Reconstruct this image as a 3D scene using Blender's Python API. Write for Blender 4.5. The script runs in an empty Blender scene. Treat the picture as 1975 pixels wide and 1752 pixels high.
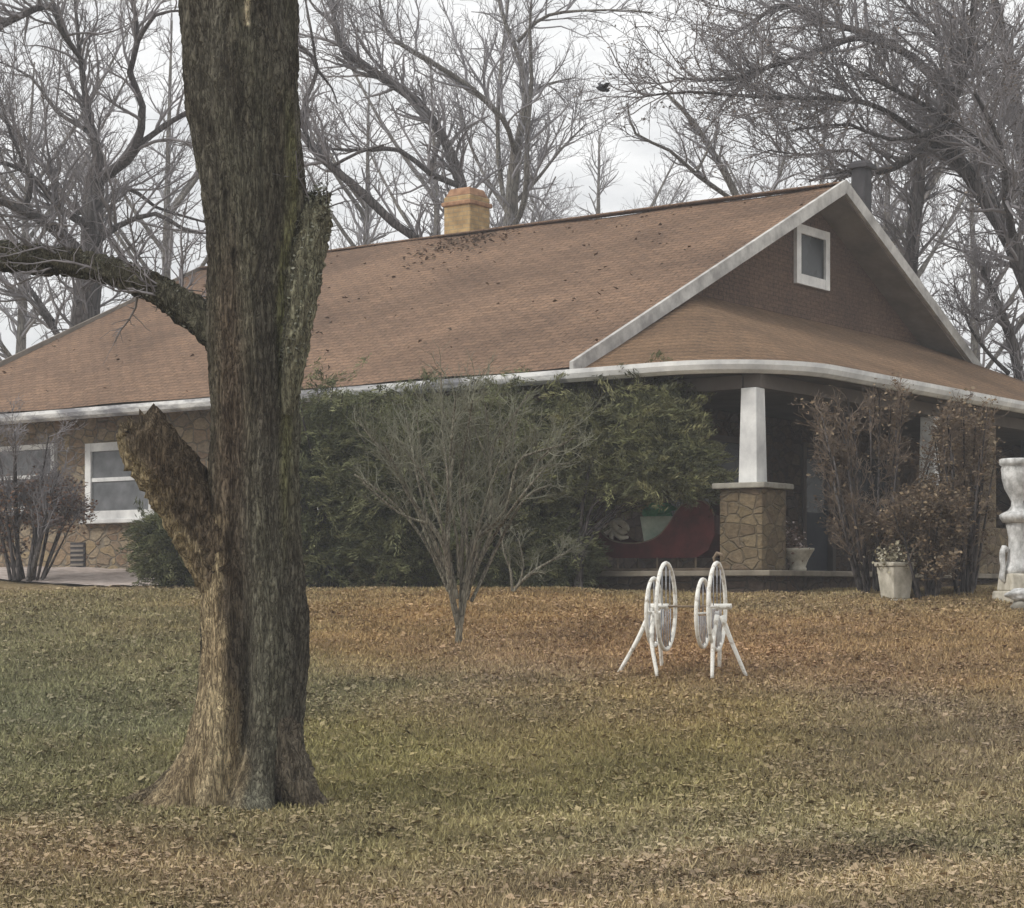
import bpy, math, random
import numpy as np
from mathutils import Vector
random.seed(7)
RNG = np.random.default_rng(11)
SC = bpy.context.scene
COL = SC.collection
R = math.radians

# ---------------------------------------------------------------- camera, sky, sun, exposure
F = 3914.0            # focal length in photo pixels (photo is 1975 wide)
EYE = 1.65
HZ = 1140.0           # horizon row in the photo
cam_d = bpy.data.cameras.new("camera")
cam_d.sensor_fit = 'HORIZONTAL'
cam_d.sensor_width = 36.0
cam_d.lens = 36.0 * F / 1975.0
cam_d.shift_y = (HZ - 876.0) / 1975.0
cam_d.clip_start = 0.1
cam_d.clip_end = 2000.0
cam = bpy.data.objects.new("camera", cam_d)
cam.location = (0, 0, EYE)
cam.rotation_euler = (R(90), 0, 0)
COL.objects.link(cam)
SC.camera = cam

SUN_EL, SUN_AZ = 42.0, -68.0    # degrees; azimuth measured from behind the camera to the left
w = bpy.data.worlds.new("World")
SC.world = w
w.use_nodes = True
nt = w.node_tree
nt.nodes.clear()
out = nt.nodes.new("ShaderNodeOutputWorld")
bg = nt.nodes.new("ShaderNodeBackground")
sky = nt.nodes.new("ShaderNodeTexSky")
sky.sky_type = 'NISHITA'
sky.sun_disc = False
sky.sun_elevation = R(SUN_EL)
sky.sun_rotation = R(180 + SUN_AZ)
tc = nt.nodes.new("ShaderNodeTexCoord")
mp = nt.nodes.new("ShaderNodeMapping")
mp.inputs['Scale'].default_value = (1.0, 1.0, 2.6)
n1 = nt.nodes.new("ShaderNodeTexNoise")
n1.inputs['Scale'].default_value = 14.0
n1.inputs['Detail'].default_value = 9.0
n1.inputs['Roughness'].default_value = 0.62
rp = nt.nodes.new("ShaderNodeValToRGB")
rp.color_ramp.elements[0].position = 0.34
rp.color_ramp.elements[0].color = (0.50, 0.505, 0.505, 1)
rp.color_ramp.elements[1].position = 0.62
rp.color_ramp.elements[1].color = (0.72, 0.715, 0.70, 1)
sc_ = nt.nodes.new("ShaderNodeVectorMath")
sc_.operation = 'SCALE'
sc_.inputs['Scale'].default_value = 10.5
mx = nt.nodes.new("ShaderNodeMix")
mx.data_type = 'RGBA'
mx.inputs[0].default_value = 0.93          # thick cloud over the blue sky
nt.links.new(tc.outputs['Generated'], mp.inputs['Vector'])
nt.links.new(mp.outputs['Vector'], n1.inputs['Vector'])
nt.links.new(n1.outputs['Fac'], rp.inputs['Fac'])
nt.links.new(rp.outputs['Color'], sc_.inputs[0])
nt.links.new(sky.outputs['Color'], mx.inputs[6])
nt.links.new(sc_.outputs['Vector'], mx.inputs[7])
nt.links.new(mx.outputs[2], bg.inputs['Color'])
bg.inputs['Strength'].default_value = 0.10
nt.links.new(bg.outputs['Background'], out.inputs['Surface'])

sun_d = bpy.data.lights.new("sun", 'SUN')
sun_d.energy = 1.35
sun_d.angle = R(14)
sun_d.color = (1.0, 0.96, 0.90)
sun = bpy.data.objects.new("sun", sun_d)
az = R(SUN_AZ)
sd = Vector((math.sin(az) * math.cos(R(SUN_EL)), -math.cos(az) * math.cos(R(SUN_EL)), math.sin(R(SUN_EL))))
sun.rotation_euler = sd.to_track_quat('Z', 'Y').to_euler()
sun.location = sd * 50
COL.objects.link(sun)

SC.view_settings.view_transform = 'Standard'
SC.view_settings.look = 'None'
SC.view_settings.gamma = 1.0
SC.view_settings.exposure = 0.82

# ---------------------------------------------------------------- helpers
def tag(o, label=None, cat=None, group=None, kind=None):
    if label: o['label'] = label
    if cat: o['category'] = cat
    if group: o['group'] = group
    if kind: o['kind'] = kind
    return o

def empty(name, loc=(0, 0, 0), rz=0.0, label=None, cat=None, group=None):
    o = bpy.data.objects.new(name, None)
    o.empty_display_size = 0.2
    o.location = loc
    o.rotation_euler = (0, 0, rz)
    COL.objects.link(o)
    return tag(o, label, cat, group)

def link_mesh(name, me, m, parent=None, smooth=False):
    o = bpy.data.objects.new(name, me)
    COL.objects.link(o)
    if m: me.materials.append(m)
    if parent is not None: o.parent = parent
    if smooth: me.polygons.foreach_set('use_smooth', np.ones(len(me.polygons), dtype=bool))
    return o

def np_mesh(name, V, Fq, m, parent=None, smooth=False, col=None, origin=(0, 0, 0)):
    """V (n,3), Fq (m,3|4) index array -> one mesh object"""
    V = np.asarray(V, dtype=np.float32) - np.asarray(origin, dtype=np.float32)
    Fq = np.asarray(Fq, dtype=np.int32)
    me = bpy.data.meshes.new(name)
    k = Fq.shape[1]
    me.vertices.add(len(V)); me.vertices.foreach_set('co', V.ravel())
    me.loops.add(Fq.size); me.loops.foreach_set('vertex_index', Fq.ravel())
    me.polygons.add(len(Fq))
    me.polygons.foreach_set('loop_start', np.arange(0, Fq.size, k, dtype=np.int32))
    me.polygons.foreach_set('loop_total', np.full(len(Fq), k, dtype=np.int32))
    me.update(calc_edges=True)
    if col is not None:
        a = me.color_attributes.new('tint', 'FLOAT_COLOR', 'POINT')
        c = np.ones((len(V), 4), dtype=np.float32); c[:, :3] = col
        a.data.foreach_set('color', c.ravel())
    return link_mesh(name, me, m, parent, smooth)

class MB:
    """collects simple solids, then links them as one mesh object"""
    def __init__(s): s.v = []; s.f = []
    def add(s, v, f):
        b = len(s.v); s.v += [tuple(p) for p in v]; s.f += [tuple(i + b for i in q) for q in f]; return s
    def box(s, x0, x1, y0, y1, z0, z1):
        v = [(x0, y0, z0), (x1, y0, z0), (x1, y1, z0), (x0, y1, z0), (x0, y0, z1), (x1, y0, z1), (x1, y1, z1), (x0, y1, z1)]
        return s.add(v, [(0, 3, 2, 1), (4, 5, 6, 7), (0, 1, 5, 4), (1, 2, 6, 5), (2, 3, 7, 6), (3, 0, 4, 7)])
    def frust(s, cx, cy, z0, z1, a0, a1, b0=None, b1=None):
        b0 = b0 or a0; b1 = b1 or a1
        v = [(cx + sx * a0 / 2, cy + sy * b0 / 2, z0) for sx, sy in ((-1, -1), (1, -1), (1, 1), (-1, 1))] + \
            [(cx + sx * a1 / 2, cy + sy * b1 / 2, z1) for sx, sy in ((-1, -1), (1, -1), (1, 1), (-1, 1))]
        return s.add(v, [(0, 3, 2, 1), (4, 5, 6, 7), (0, 1, 5, 4), (1, 2, 6, 5), (2, 3, 7, 6), (3, 0, 4, 7)])
    def prism(s, pts, d):
        """pts: planar polygon (3D), d: extrusion vector"""
        n = len(pts); v = list(pts) + [tuple(np.add(p, d)) for p in pts]
        f = [tuple(range(n))[::-1], tuple(range(n, 2 * n))] + [(i, (i + 1) % n, n + (i + 1) % n, n + i) for i in range(n)]
        return s.add(v, f)
    def lathe(s, prof, cx=0, cy=0, n=28):
        v = []; f = []
        for r, z in prof:
            for k in range(n):
                a = 2 * math.pi * k / n
                v.append((cx + r * math.cos(a), cy + r * math.sin(a), z))
        for i in range(len(prof) - 1):
            for k in range(n):
                a, b = i * n + k, i * n + (k + 1) % n
                f.append((a, b, b + n, a + n))
        f.append(tuple(range(n))[::-1]); f.append(tuple(range((len(prof) - 1) * n, len(prof) * n)))
        return s.add(v, f)
    def tube(s, pts, rad, k=8, closed=False):
        P = np.array(pts, float); rad = np.broadcast_to(np.asarray(rad, float), (len(P),)).copy()
        if closed: P = np.vstack([P, P[:1]]); rad = np.append(rad, rad[:1])
        V, Q = tubes(P[None], rad[None], k)
        b = len(s.v); s.v += [tuple(p) for p in V]; s.f += [tuple(int(i) + b for i in q) for q in Q]
        if not closed:
            n = len(P); s.f.append(tuple(b + i for i in range(k))[::-1]); s.f.append(tuple(b + (n - 1) * k + i for i in range(k)))
        return s
    def build(s, name, m, parent=None, smooth=False, bevel=0.0, origin=(0, 0, 0)):
        me = bpy.data.meshes.new(name)
        me.from_pydata([tuple(np.subtract(p, origin)) for p in s.v], [], s.f); me.update()
        o = link_mesh(name, me, m, parent, smooth)
        if bevel:
            b = o.modifiers.new('bevel', 'BEVEL'); b.width = bevel; b.segments = 2; b.limit_method = 'ANGLE'
        return o

def tubes(P, Rr, k=3):
    """P (N,n,3) centre lines, Rr (N,n) radii -> quads"""
    N, n, _ = P.shape
    T = np.gradient(P, axis=1); T /= np.linalg.norm(T, axis=2, keepdims=True) + 1e-9
    m = T.mean(axis=1); ref = np.zeros_like(m)
    ref[np.arange(N), np.argmin(np.abs(m), axis=1)] = 1.0
    A = np.cross(T, ref[:, None, :]); A /= np.linalg.norm(A, axis=2, keepdims=True) + 1e-9
    B = np.cross(T, A)
    th = np.arange(k) * 2 * math.pi / k
    V = P[:, :, None, :] + Rr[:, :, None, None] * (A[:, :, None, :] * np.cos(th)[None, None, :, None] + B[:, :, None, :] * np.sin(th)[None, None, :, None])
    V = V.reshape(-1, 3)
    base = (np.arange(N) * n * k)[:, None, None] + (np.arange(n - 1) * k)[None, :, None]
    i = np.arange(k); j = (i + 1) % k
    q = np.stack([base + i, base + j, base + j + k, base + i + k], axis=-1).reshape(-1, 4)
    return V, q

def smooth_line(P, Rr, step):
    """Catmull-Rom resample"""
    P = np.asarray(P, float); Rr = np.asarray(Rr, float)
    Q = np.vstack([2 * P[0] - P[1], P, 2 * P[-1] - P[-2]])
    o = []; r = []
    for i in range(len(P) - 1):
        n = max(2, int(np.linalg.norm(P[i + 1] - P[i]) / step))
        for t in np.arange(n) / n:
            p0, p1, p2, p3 = Q[i], Q[i + 1], Q[i + 2], Q[i + 3]
            o.append(0.5 * ((2 * p1) + (-p0 + p2) * t + (2 * p0 - 5 * p1 + 4 * p2 - p3) * t * t + (-p0 + 3 * p1 - 3 * p2 + p3) * t ** 3))
            r.append(Rr[i] * (1 - t) + Rr[i + 1] * t)
    o.append(P[-1]); r.append(Rr[-1])
    return np.array(o), np.array(r)

def at(px, py, D):
    """photo pixel + distance -> world point"""
    return np.array([(px - 987.5) / F * D, D, EYE + (HZ - py) / F * D])

def vnoise(x, y, s=1.0, seed=0):
    """cheap smooth 2-D noise in -1..1"""
    r = np.random.default_rng(seed); o = 0
    for k in range(7):
        a = r.uniform(0, 2 * math.pi); f = s * r.uniform(0.6, 2.2); p = r.uniform(0, 6.28)
        o = o + np.sin((x * math.cos(a) + y * math.sin(a)) * f + p + 1.3 * np.sin((x * math.sin(a) - y * math.cos(a)) * f * 0.7 + p * 2))
    return o / 7 * 1.8

GY = [-60, 0, 8, 10.4, 13, 15.5, 18, 20, 22, 24.5, 27, 29.6, 30.6, 31.6, 34, 60, 400]
GZ = [-.1, 0, 0, .06, .32, .60, .90, 1.14, 1.40, 1.58, 1.66, 1.73, 1.84, 1.97, 2.0, 2.0, 2.3]
def gz(x, y):
    x = np.asarray(x, float); y = np.asarray(y, float)
    z = (np.interp(y - .5, GY, GZ) + np.interp(y, GY, GZ) * 2 + np.interp(y + .5, GY, GZ)) / 4
    bank = np.exp(-((y - 24.2) / 1.5) ** 2) * (.035 + .045 * vnoise(x, y, 2.2, 13) + .02 * vnoise(x, y, 7, 14))
    return z + bank + 0.025 * vnoise(x, y, 0.9, 3) * np.clip((y - 5) / 5, 0, 1)

# ---------------------------------------------------------------- materials
def material(name, rough=0.9, spec=0.25):
    m = bpy.data.materials.new(name); m.use_nodes = True
    n = m.node_tree; b = n.nodes['Principled BSDF']
    b.inputs['Roughness'].default_value = rough
    b.inputs['Specular IOR Level'].default_value = spec
    return m, n, b

def coords(n, scale=(1, 1, 1), kind='Object'):
    t = n.nodes.new('ShaderNodeTexCoord'); mpp = n.nodes.new('ShaderNodeMapping')
    mpp.inputs['Scale'].default_value = scale
    n.links.new(t.outputs[kind], mpp.inputs['Vector']); return mpp.outputs['Vector']

def noise(n, vec, scale, detail=6, rough=0.6):
    t = n.nodes.new('ShaderNodeTexNoise'); t.inputs['Scale'].default_value = scale
    t.inputs['Detail'].default_value = detail; t.inputs['Roughness'].default_value = rough
    n.links.new(vec, t.inputs['Vector']); return t.outputs['Fac']

def ramp(n, fac, stops):
    r = n.nodes.new('ShaderNodeValToRGB'); e = r.color_ramp.elements
    while len(e) < len(stops): e.new(0.5)
    for q, (p, c) in zip(e, stops): q.position = p; q.color = (*c, 1)
    n.links.new(fac, r.inputs['Fac']); return r.outputs['Color']

def mix(n, fac, a, b, mode='MIX'):
    m = n.nodes.new('ShaderNodeMix'); m.data_type = 'RGBA'; m.blend_type = mode
    for s, i in ((fac, 0), (a, 6), (b, 7)):
        if hasattr(s, 'links') or isinstance(s, bpy.types.NodeSocket): n.links.new(s, m.inputs[i])
        elif isinstance(s, tuple): m.inputs[i].default_value = (*s, 1)
        else: m.inputs[i].default_value = s
    return m.outputs[2]

def bump(n, b, h, strength=0.5, dist=0.02):
    u = n.nodes.new('ShaderNodeBump'); u.inputs['Strength'].default_value = strength; u.inputs['Distance'].default_value = dist
    n.links.new(h, u.inputs['Height']); n.links.new(u.outputs['Normal'], b.inputs['Normal'])

def painted(name, c0, c1, scale=3.0, rough=0.8, bs=0.3, spec=0.25, sc=(1, 1, 1), p0=.35, p1=.65):
    m, n, b = material(name, rough, spec)
    v = coords(n, sc)
    f = noise(n, v, scale, 9, .65)
    n.links.new(ramp(n, f, [(p0, c0), (p1, c1)]), b.inputs['Base Color'])
    bump(n, b, noise(n, v, scale * 6, 5), bs, 0.01)
    return m

def tinted(name, rough=0.85, spec=0.2, var=None, bumps=0.0, trans=0.0):
    m, n, b = material(name, rough, spec)
    a = n.nodes.new('ShaderNodeAttribute'); a.attribute_name = 'tint'
    c = a.outputs['Color']
    if var:
        f = noise(n, coords(n), var, 7)
        c = mix(n, 0.75, c, ramp(n, f, [(.3, (.55, .55, .55)), (.7, (1.3, 1.25, 1.2))]), 'MULTIPLY')
    n.links.new(c, b.inputs['Base Color'])
    if bumps: bump(n, b, noise(n, coords(n), 30, 6), bumps, 0.02)
    return m

def shingle(name, axis, c0, c1, c2):
    m, n, b = material(name, 0.95, 0.15)
    t = n.nodes.new('ShaderNodeTexCoord'); s = n.nodes.new('ShaderNodeSeparateXYZ'); n.links.new(t.outputs['Object'], s.inputs[0])
    mu = n.nodes.new('ShaderNodeMath'); mu.operation = 'MULTIPLY'; mu.inputs[1].default_value = 2.36; n.links.new(s.outputs['Z'], mu.inputs[0])
    cb = n.nodes.new('ShaderNodeCombineXYZ'); n.links.new(s.outputs[axis], cb.inputs[0]); n.links.new(mu.outputs[0], cb.inputs[1])
    br = n.nodes.new('ShaderNodeTexBrick'); n.links.new(cb.outputs[0], br.inputs['Vector'])
    br.inputs['Scale'].default_value = 1.0; br.inputs['Brick Width'].default_value = 0.3; br.inputs['Row Height'].default_value = 0.145
    br.inputs['Mortar Size'].default_value = 0.012; br.inputs['Mortar Smooth'].default_value = 0.4
    br.inputs['Color1'].default_value = (*c0, 1); br.inputs['Color2'].default_value = (*c1, 1); br.inputs['Mortar'].default_value = (*c2, 1)
    v = t.outputs['Object']
    big = ramp(n, noise(n, v, .5, 5), [(.35, (.76, .74, .73)), (.65, (1.16, 1.12, 1.07))])
    fine = ramp(n, noise(n, v, 22, 6, .8), [(.33, (.5, .5, .5)), (.67, (1.55, 1.5, 1.45))])
    c = mix(n, 1.0, mix(n, 1.0, br.outputs['Color'], big, 'MULTIPLY'), fine, 'MULTIPLY')
    n.links.new(c, b.inputs['Base Color'])
    hh = n.nodes.new('ShaderNodeMath'); hh.operation = 'SUBTRACT'; n.links.new(noise(n, v, 18, 6, .75), hh.inputs[0]); n.links.new(br.outputs['Fac'], hh.inputs[1])
    bump(n, b, hh.outputs[0], 0.7, 0.03)
    return m

def stone(name, cols, scale=4.6, mortar=(.20, .17, .13)):
    m, n, b = material(name, 0.92, 0.2)
    v = coords(n, (1, 1, 1.5))
    nz = n.nodes.new('ShaderNodeTexNoise'); nz.inputs['Scale'].default_value = 3; n.links.new(v, nz.inputs['Vector'])
    wv = mix(n, 0.12, v, nz.outputs['Color'])
    vo = n.nodes.new('ShaderNodeTexVoronoi'); vo.inputs['Scale'].default_value = scale; n.links.new(wv, vo.inputs['Vector'])
    ve = n.nodes.new('ShaderNodeTexVoronoi'); ve.feature = 'DISTANCE_TO_EDGE'; ve.inputs['Scale'].default_value = scale; n.links.new(wv, ve.inputs['Vector'])
    sp = n.nodes.new('ShaderNodeSeparateColor'); n.links.new(vo.outputs['Color'], sp.inputs[0])
    k = len(cols); cc = ramp(n, sp.outputs[0], [(i / k + .05, c) for i, c in enumerate(cols)])
    cc = mix(n, 1.0, cc, ramp(n, noise(n, v, 14, 7, .7), [(.3, (.6, .6, .6)), (.7, (1.35, 1.3, 1.25))]), 'MULTIPLY')
    e = ramp(n, ve.outputs['Distance'], [(.02, (0, 0, 0)), (.07, (1, 1, 1))])
    n.links.new(mix(n, e, mortar, cc), b.inputs['Base Color'])
    ad = n.nodes.new('ShaderNodeMath'); ad.operation = 'ADD'; n.links.new(e, ad.inputs[0]); n.links.new(noise(n, v, 12, 6), ad.inputs[1])
    bump(n, b, ad.outputs[0], 0.8, 0.04)
    return m

M = {}
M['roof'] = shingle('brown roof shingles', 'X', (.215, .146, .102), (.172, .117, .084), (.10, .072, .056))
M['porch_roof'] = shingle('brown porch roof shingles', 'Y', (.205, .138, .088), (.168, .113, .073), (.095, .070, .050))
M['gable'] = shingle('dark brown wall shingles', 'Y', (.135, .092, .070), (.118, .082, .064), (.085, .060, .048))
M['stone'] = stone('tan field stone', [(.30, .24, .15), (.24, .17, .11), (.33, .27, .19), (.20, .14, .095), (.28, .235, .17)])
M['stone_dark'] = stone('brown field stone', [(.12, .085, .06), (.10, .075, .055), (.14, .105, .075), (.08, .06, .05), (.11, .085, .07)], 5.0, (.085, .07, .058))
M['stone_pier'] = stone('olive brown field stone', [(.17, .135, .08), (.13, .10, .065), (.20, .16, .10), (.15, .115, .08)], 5.5, (.145, .117, .078))
M['white'] = painted('weathered white paint', (.50, .50, .50), (.82, .82, .80), 2.2, .7, .3)
M['fascia'] = painted('stained white fascia paint', (.26, .26, .28), (.80, .80, .79), 1.3, .7, .3, sc=(1, 1, 3), p0=.43, p1=.60)
M['rake'] = painted('grey weathered rake paint', (.30, .29, .28), (.60, .59, .565), 3.0, .8, .4)
M['soffit'] = painted('dull brown soffit boards', (.16, .14, .12), (.25, .22, .185), 2.0, .9, .3)
M['slab'] = painted('worn porch concrete', (.14, .12, .095), (.27, .24, .19), 3.0, .9, .4)
M['cap'] = painted('grey stone cap', (.20, .19, .165), (.38, .36, .31), 5.0, .9, .4)
M['ceiling'] = painted('dark porch ceiling boards', (.10, .085, .075), (.14, .12, .105), 2.0, .9, .2)
M['door'] = painted('dark blue door paint', (.030, .034, .045), (.05, .055, .068), 2.0, .6, .1)
M['metal'] = painted('dark metal', (.035, .033, .036), (.07, .065, .07), 4.0, .6, .2)
M['red'] = painted('dull red sleigh paint', (.055, .014, .014), (.125, .028, .026), 4.0, .6, .2)
M['tan'] = painted('worn tan paint', (.12, .085, .06), (.27, .21, .15), 4.0, .7, .2)
M['green'] = painted('green tissue', (.03, .15, .075), (.08, .30, .16), 8.0, .7, .4)
M['mint'] = painted('pale green paper', (.24, .32, .26), (.44, .50, .43), 5.0, .7, .3)
M['cream'] = painted('aged cream concrete', (.36, .33, .26), (.66, .62, .53), 7.0, .85, .5)
M['statue'] = painted('weathered white concrete', (.30, .30, .29), (.78, .78, .77), 9.0, .85, .9)
M['wire'] = painted('flaking white enamel', (.42, .37, .30), (.85, .84, .79), 16.0, .6, .7, p0=.33, p1=.5)
M['wirebar'] = painted('grey enamel bars', (.22, .23, .26), (.46, .47, .50), 12.0, .6, .5)
M['path'] = painted('pale pinkish gravel', (.34, .28, .25), (.54, .47, .43), 6.0, .95, .8)
M['bird'] = painted('black feathers', (.02, .02, .022), (.04, .04, .045), 6.0, .7, .2)

m, n, b = material('window glass', 0.25, 0.3)
n.links.new(ramp(n, noise(n, coords(n), 2.0, 4), [(.3, (.012, .014, .014)), (.7, (.035, .038, .040))]), b.inputs['Base Color'])
M['glass'] = m
m, n, b = material('painted reflection glass', 0.35, 0.6)
n.links.new(ramp(n, noise(n, coords(n), 4.0, 6), [(.3, (.06, .065, .07)), (.7, (.17, .175, .185))]), b.inputs['Base Color'])  # mottled grey base colour stands in for tree reflections in the panes
M['glass_grey'] = m

m, n, b = material('yellow brick', 0.9, 0.2)
v = coords(n)
s_ = n.nodes.new('ShaderNodeSeparateXYZ'); n.links.new(v, s_.inputs[0])
ad = n.nodes.new('ShaderNodeMath'); n.links.new(s_.outputs[0], ad.inputs[0]); n.links.new(s_.outputs[1], ad.inputs[1])
cb = n.nodes.new('ShaderNodeCombineXYZ'); n.links.new(ad.outputs[0], cb.inputs[0]); n.links.new(s_.outputs[2], cb.inputs[1])
br = n.nodes.new('ShaderNodeTexBrick'); n.links.new(cb.outputs[0], br.inputs['Vector']); br.inputs['Scale'].default_value = 1
br.inputs['Brick Width'].default_value = .21; br.inputs['Row Height'].default_value = .075; br.inputs['Mortar Size'].default_value = .008
br.inputs['Color1'].default_value = (.47, .345, .185, 1); br.inputs['Color2'].default_value = (.39, .275, .145, 1); br.inputs['Mortar'].default_value = (.32, .27, .19, 1)
n.links.new(mix(n, 1.0, br.outputs['Color'], ramp(n, noise(n, v, 5, 6), [(.3, (.6, .55, .5)), (.7, (1.25, 1.2, 1.1))]), 'MULTIPLY'), b.inputs['Base Color'])
bump(n, b, br.outputs['Fac'], -.5, .01)
M['brick'] = m
M['brick_red'] = painted('reddish chimney cap', (.24, .13, .075), (.42, .25, .15), 8.0, .9, .5)

def bark(name, c0, c1, c2, scale=5.0, stretch=.18, bs=.9, attr=False):
    m, n, b = material(name, 0.95, 0.12)
    v = coords(n, (1, 1, stretch))
    wv = mix(n, 0.18, v, mix(n, 1.0, noise(n, v, 3, 5), (1.0, 1.0, .4), 'MULTIPLY'))
    vo = n.nodes.new('ShaderNodeTexVoronoi'); vo.feature = 'DISTANCE_TO_EDGE'; vo.inputs['Scale'].default_value = scale * 4.5; n.links.new(wv, vo.inputs['Vector'])
    f = noise(n, v, scale * 1.2, 9, .72)
    c = ramp(n, f, [(.3, c0), (.5, c1), (.72, c2)])
    c = mix(n, 1.0, c, ramp(n, vo.outputs['Distance'], [(.0, (.40, .39, .38)), (.12, (1.12, 1.12, 1.10))]), 'MULTIPLY')
    c = mix(n, 1.0, c, ramp(n, noise(n, coords(n), 1.6, 5), [(.35, (.78, .72, .68)), (.65, (1.15, 1.16, 1.12))]), 'MULTIPLY')
    if attr:
        a = n.nodes.new('ShaderNodeAttribute'); a.attribute_name = 'tint'
        c = mix(n, 1.0, c, a.outputs['Color'], 'MULTIPLY')
    n.links.new(c, b.inputs['Base Color'])
    ad = n.nodes.new('ShaderNodeMath'); ad.operation = 'ADD'; n.links.new(vo.outputs['Distance'], ad.inputs[0]); n.links.new(f, ad.inputs[1])
    bump(n, b, ad.outputs[0], bs, 0.06)
    return m
def bark_ridged(name, c0, c1, c2):
    m, n, b = material(name, 0.97, 0.08)
    def nz(sx, sz, det=8, r=.7, dist=1.2):
        t = n.nodes.new('ShaderNodeTexNoise'); t.inputs['Scale'].default_value = 1; t.inputs['Detail'].default_value = det
        t.inputs['Roughness'].default_value = r; t.inputs['Distortion'].default_value = dist
        n.links.new(coords(n, (sx, sx, sz)), t.inputs['Vector']); return t.outputs['Fac']
    def mth(op, a, c):
        q = n.nodes.new('ShaderNodeMath'); q.operation = op
        for i_, u_ in enumerate((a, c)):
            if isinstance(u_, (int, float)): q.inputs[i_].default_value = u_
            elif u_ is not None: n.links.new(u_, q.inputs[i_])
        return q.outputs[0]
    big = mth('ABSOLUTE', mth('SUBTRACT', nz(12, 1.7, 4, .55, 1.8), .5), None)      # cracks where this is near zero
    big2 = mth('ABSOLUTE', mth('SUBTRACT', nz(30, 5.5, 5, .6, .9), .5), None)
    cr = ramp(n, mth('MINIMUM', big, mth('MULTIPLY', big2, 1.5)), [(.0, (.22, .21, .20)), (.05, (.92, .92, .90)), (.14, (1.18, 1.18, 1.15))])
    f = nz(26, 10, 10, .8, .3)
    c = ramp(n, f, [(.34, c0), (.5, c1), (.68, c2)])
    c = mix(n, 1.0, c, cr, 'MULTIPLY')
    c = mix(n, 1.0, c, ramp(n, nz(2.2, 1.1, 6, .65), [(.35, (.72, .68, .64)), (.65, (1.2, 1.21, 1.16))]), 'MULTIPLY')
    a = n.nodes.new('ShaderNodeAttribute'); a.attribute_name = 'tint'
    n.links.new(mix(n, 1.0, c, a.outputs['Color'], 'MULTIPLY'), b.inputs['Base Color'])
    h = mth('ADD', mth('MULTIPLY', mth('MINIMUM', big, mth('MULTIPLY', big2, 1.5)), 3.0), mth('MULTIPLY', f, .5))
    bump(n, b, h, 1.0, .09)
    return m
M['bark_big'] = bark_ridged('furrowed grey bark', (.105, .098, .087), (.215, .203, .178), (.39, .372, .325))
M['bark_old'] = bark('furrowed grey bark', (.050, .043, .038), (.095, .085, .070), (.165, .155, .125), 5.0, .16, 1.0, True)
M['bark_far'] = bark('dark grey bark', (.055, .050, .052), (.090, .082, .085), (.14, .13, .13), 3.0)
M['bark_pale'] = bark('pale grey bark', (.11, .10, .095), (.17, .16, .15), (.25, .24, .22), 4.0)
M['bark_shrub'] = bark('light grey shrub bark', (.14, .13, .105), (.25, .235, .195), (.38, .36, .30), 9.0)
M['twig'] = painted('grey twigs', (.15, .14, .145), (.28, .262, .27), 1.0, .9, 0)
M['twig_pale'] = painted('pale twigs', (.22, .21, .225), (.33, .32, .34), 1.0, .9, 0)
M['twig_shrub'] = painted('greenish grey twigs', (.12, .12, .085), (.25, .245, .185), 3.0, .9, 0)
M['leaf'] = tinted('dry leaves', .9, .15)
M['needle'] = tinted('evergreen needles', .85, .15)

m, n, b = material('patchy autumn lawn', 1.0, 0.05)
a = n.nodes.new('ShaderNodeAttribute'); a.attribute_name = 'tint'
v = coords(n)
fine = ramp(n, noise(n, v, 26, 8, .8), [(.30, (.42, .40, .38)), (.5, (.95, .95, .93)), (.70, (1.7, 1.62, 1.5))])
mid = ramp(n, noise(n, v, 2.3, 6, .7), [(.33, (.78, .80, .78)), (.67, (1.22, 1.17, 1.12))])
n.links.new(mix(n, 1.0, mix(n, 1.0, a.outputs['Color'], mid, 'MULTIPLY'), fine, 'MULTIPLY'), b.inputs['Base Color'])
bump(n, b, noise(n, v, 24, 8, .8), 1.0, .05)
M['lawn'] = m

# ---------------------------------------------------------------- the ground
def patch(px, py, cx, cy, rx, ry):
    return np.exp(-(((px - cx) / rx) ** 2 + ((py - cy) / ry) ** 2))
# world-space patches (x, y, rx, ry, colour, weight)
PATCH = [(-3.6, 17.5, 2.4, 5.0, (.090, .096, .060), 1.3), (-4.6, 14.5, 1.5, 1.6, (.092, .100, .072), .9),
         (-1.2, 21.5, 2.0, 2.6, (.215, .125, .060), 1.0), (1.6, 19.5, 2.0, 2.2, (.190, .108, .060), 1.0),
         (-0.1, 18.0, .9, 2.6, (.150, .115, .092), .9), (4.6, 20.5, 1.6, 2.5, (.180, .112, .062), .9),
         (3.2, 16.0, 1.0, 2.6, (.140, .108, .086), .9), (0.9, 15.4, 1.7, 1.5, (.155, .125, .052), 1.0), (0.0, 13.6, 1.6, .9, (.140, .125, .06), .9),
         (-1.2, 14.3, .9, 1.2, (.150, .130, .052), .9), (-3.0, 13.6, 1.4, 1.0, (.135, .118, .058), .8),
         (2.2, 12.2, 1.6, .7, (.185, .160, .098), .8), (-2.2, 10.8, 2.4, .9, (.190, .135, .090), .9), (1.2, 10.6, 2.6, .7, (.205, .160, .112), .8),
         (1.0, 11.4, 1.2, .4, (.115, .105, .068), .9), (2.4, 11.5, .8, .3, (.115, .108, .076), .8)]
BASE = np.array((.155, .122, .074))
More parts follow.
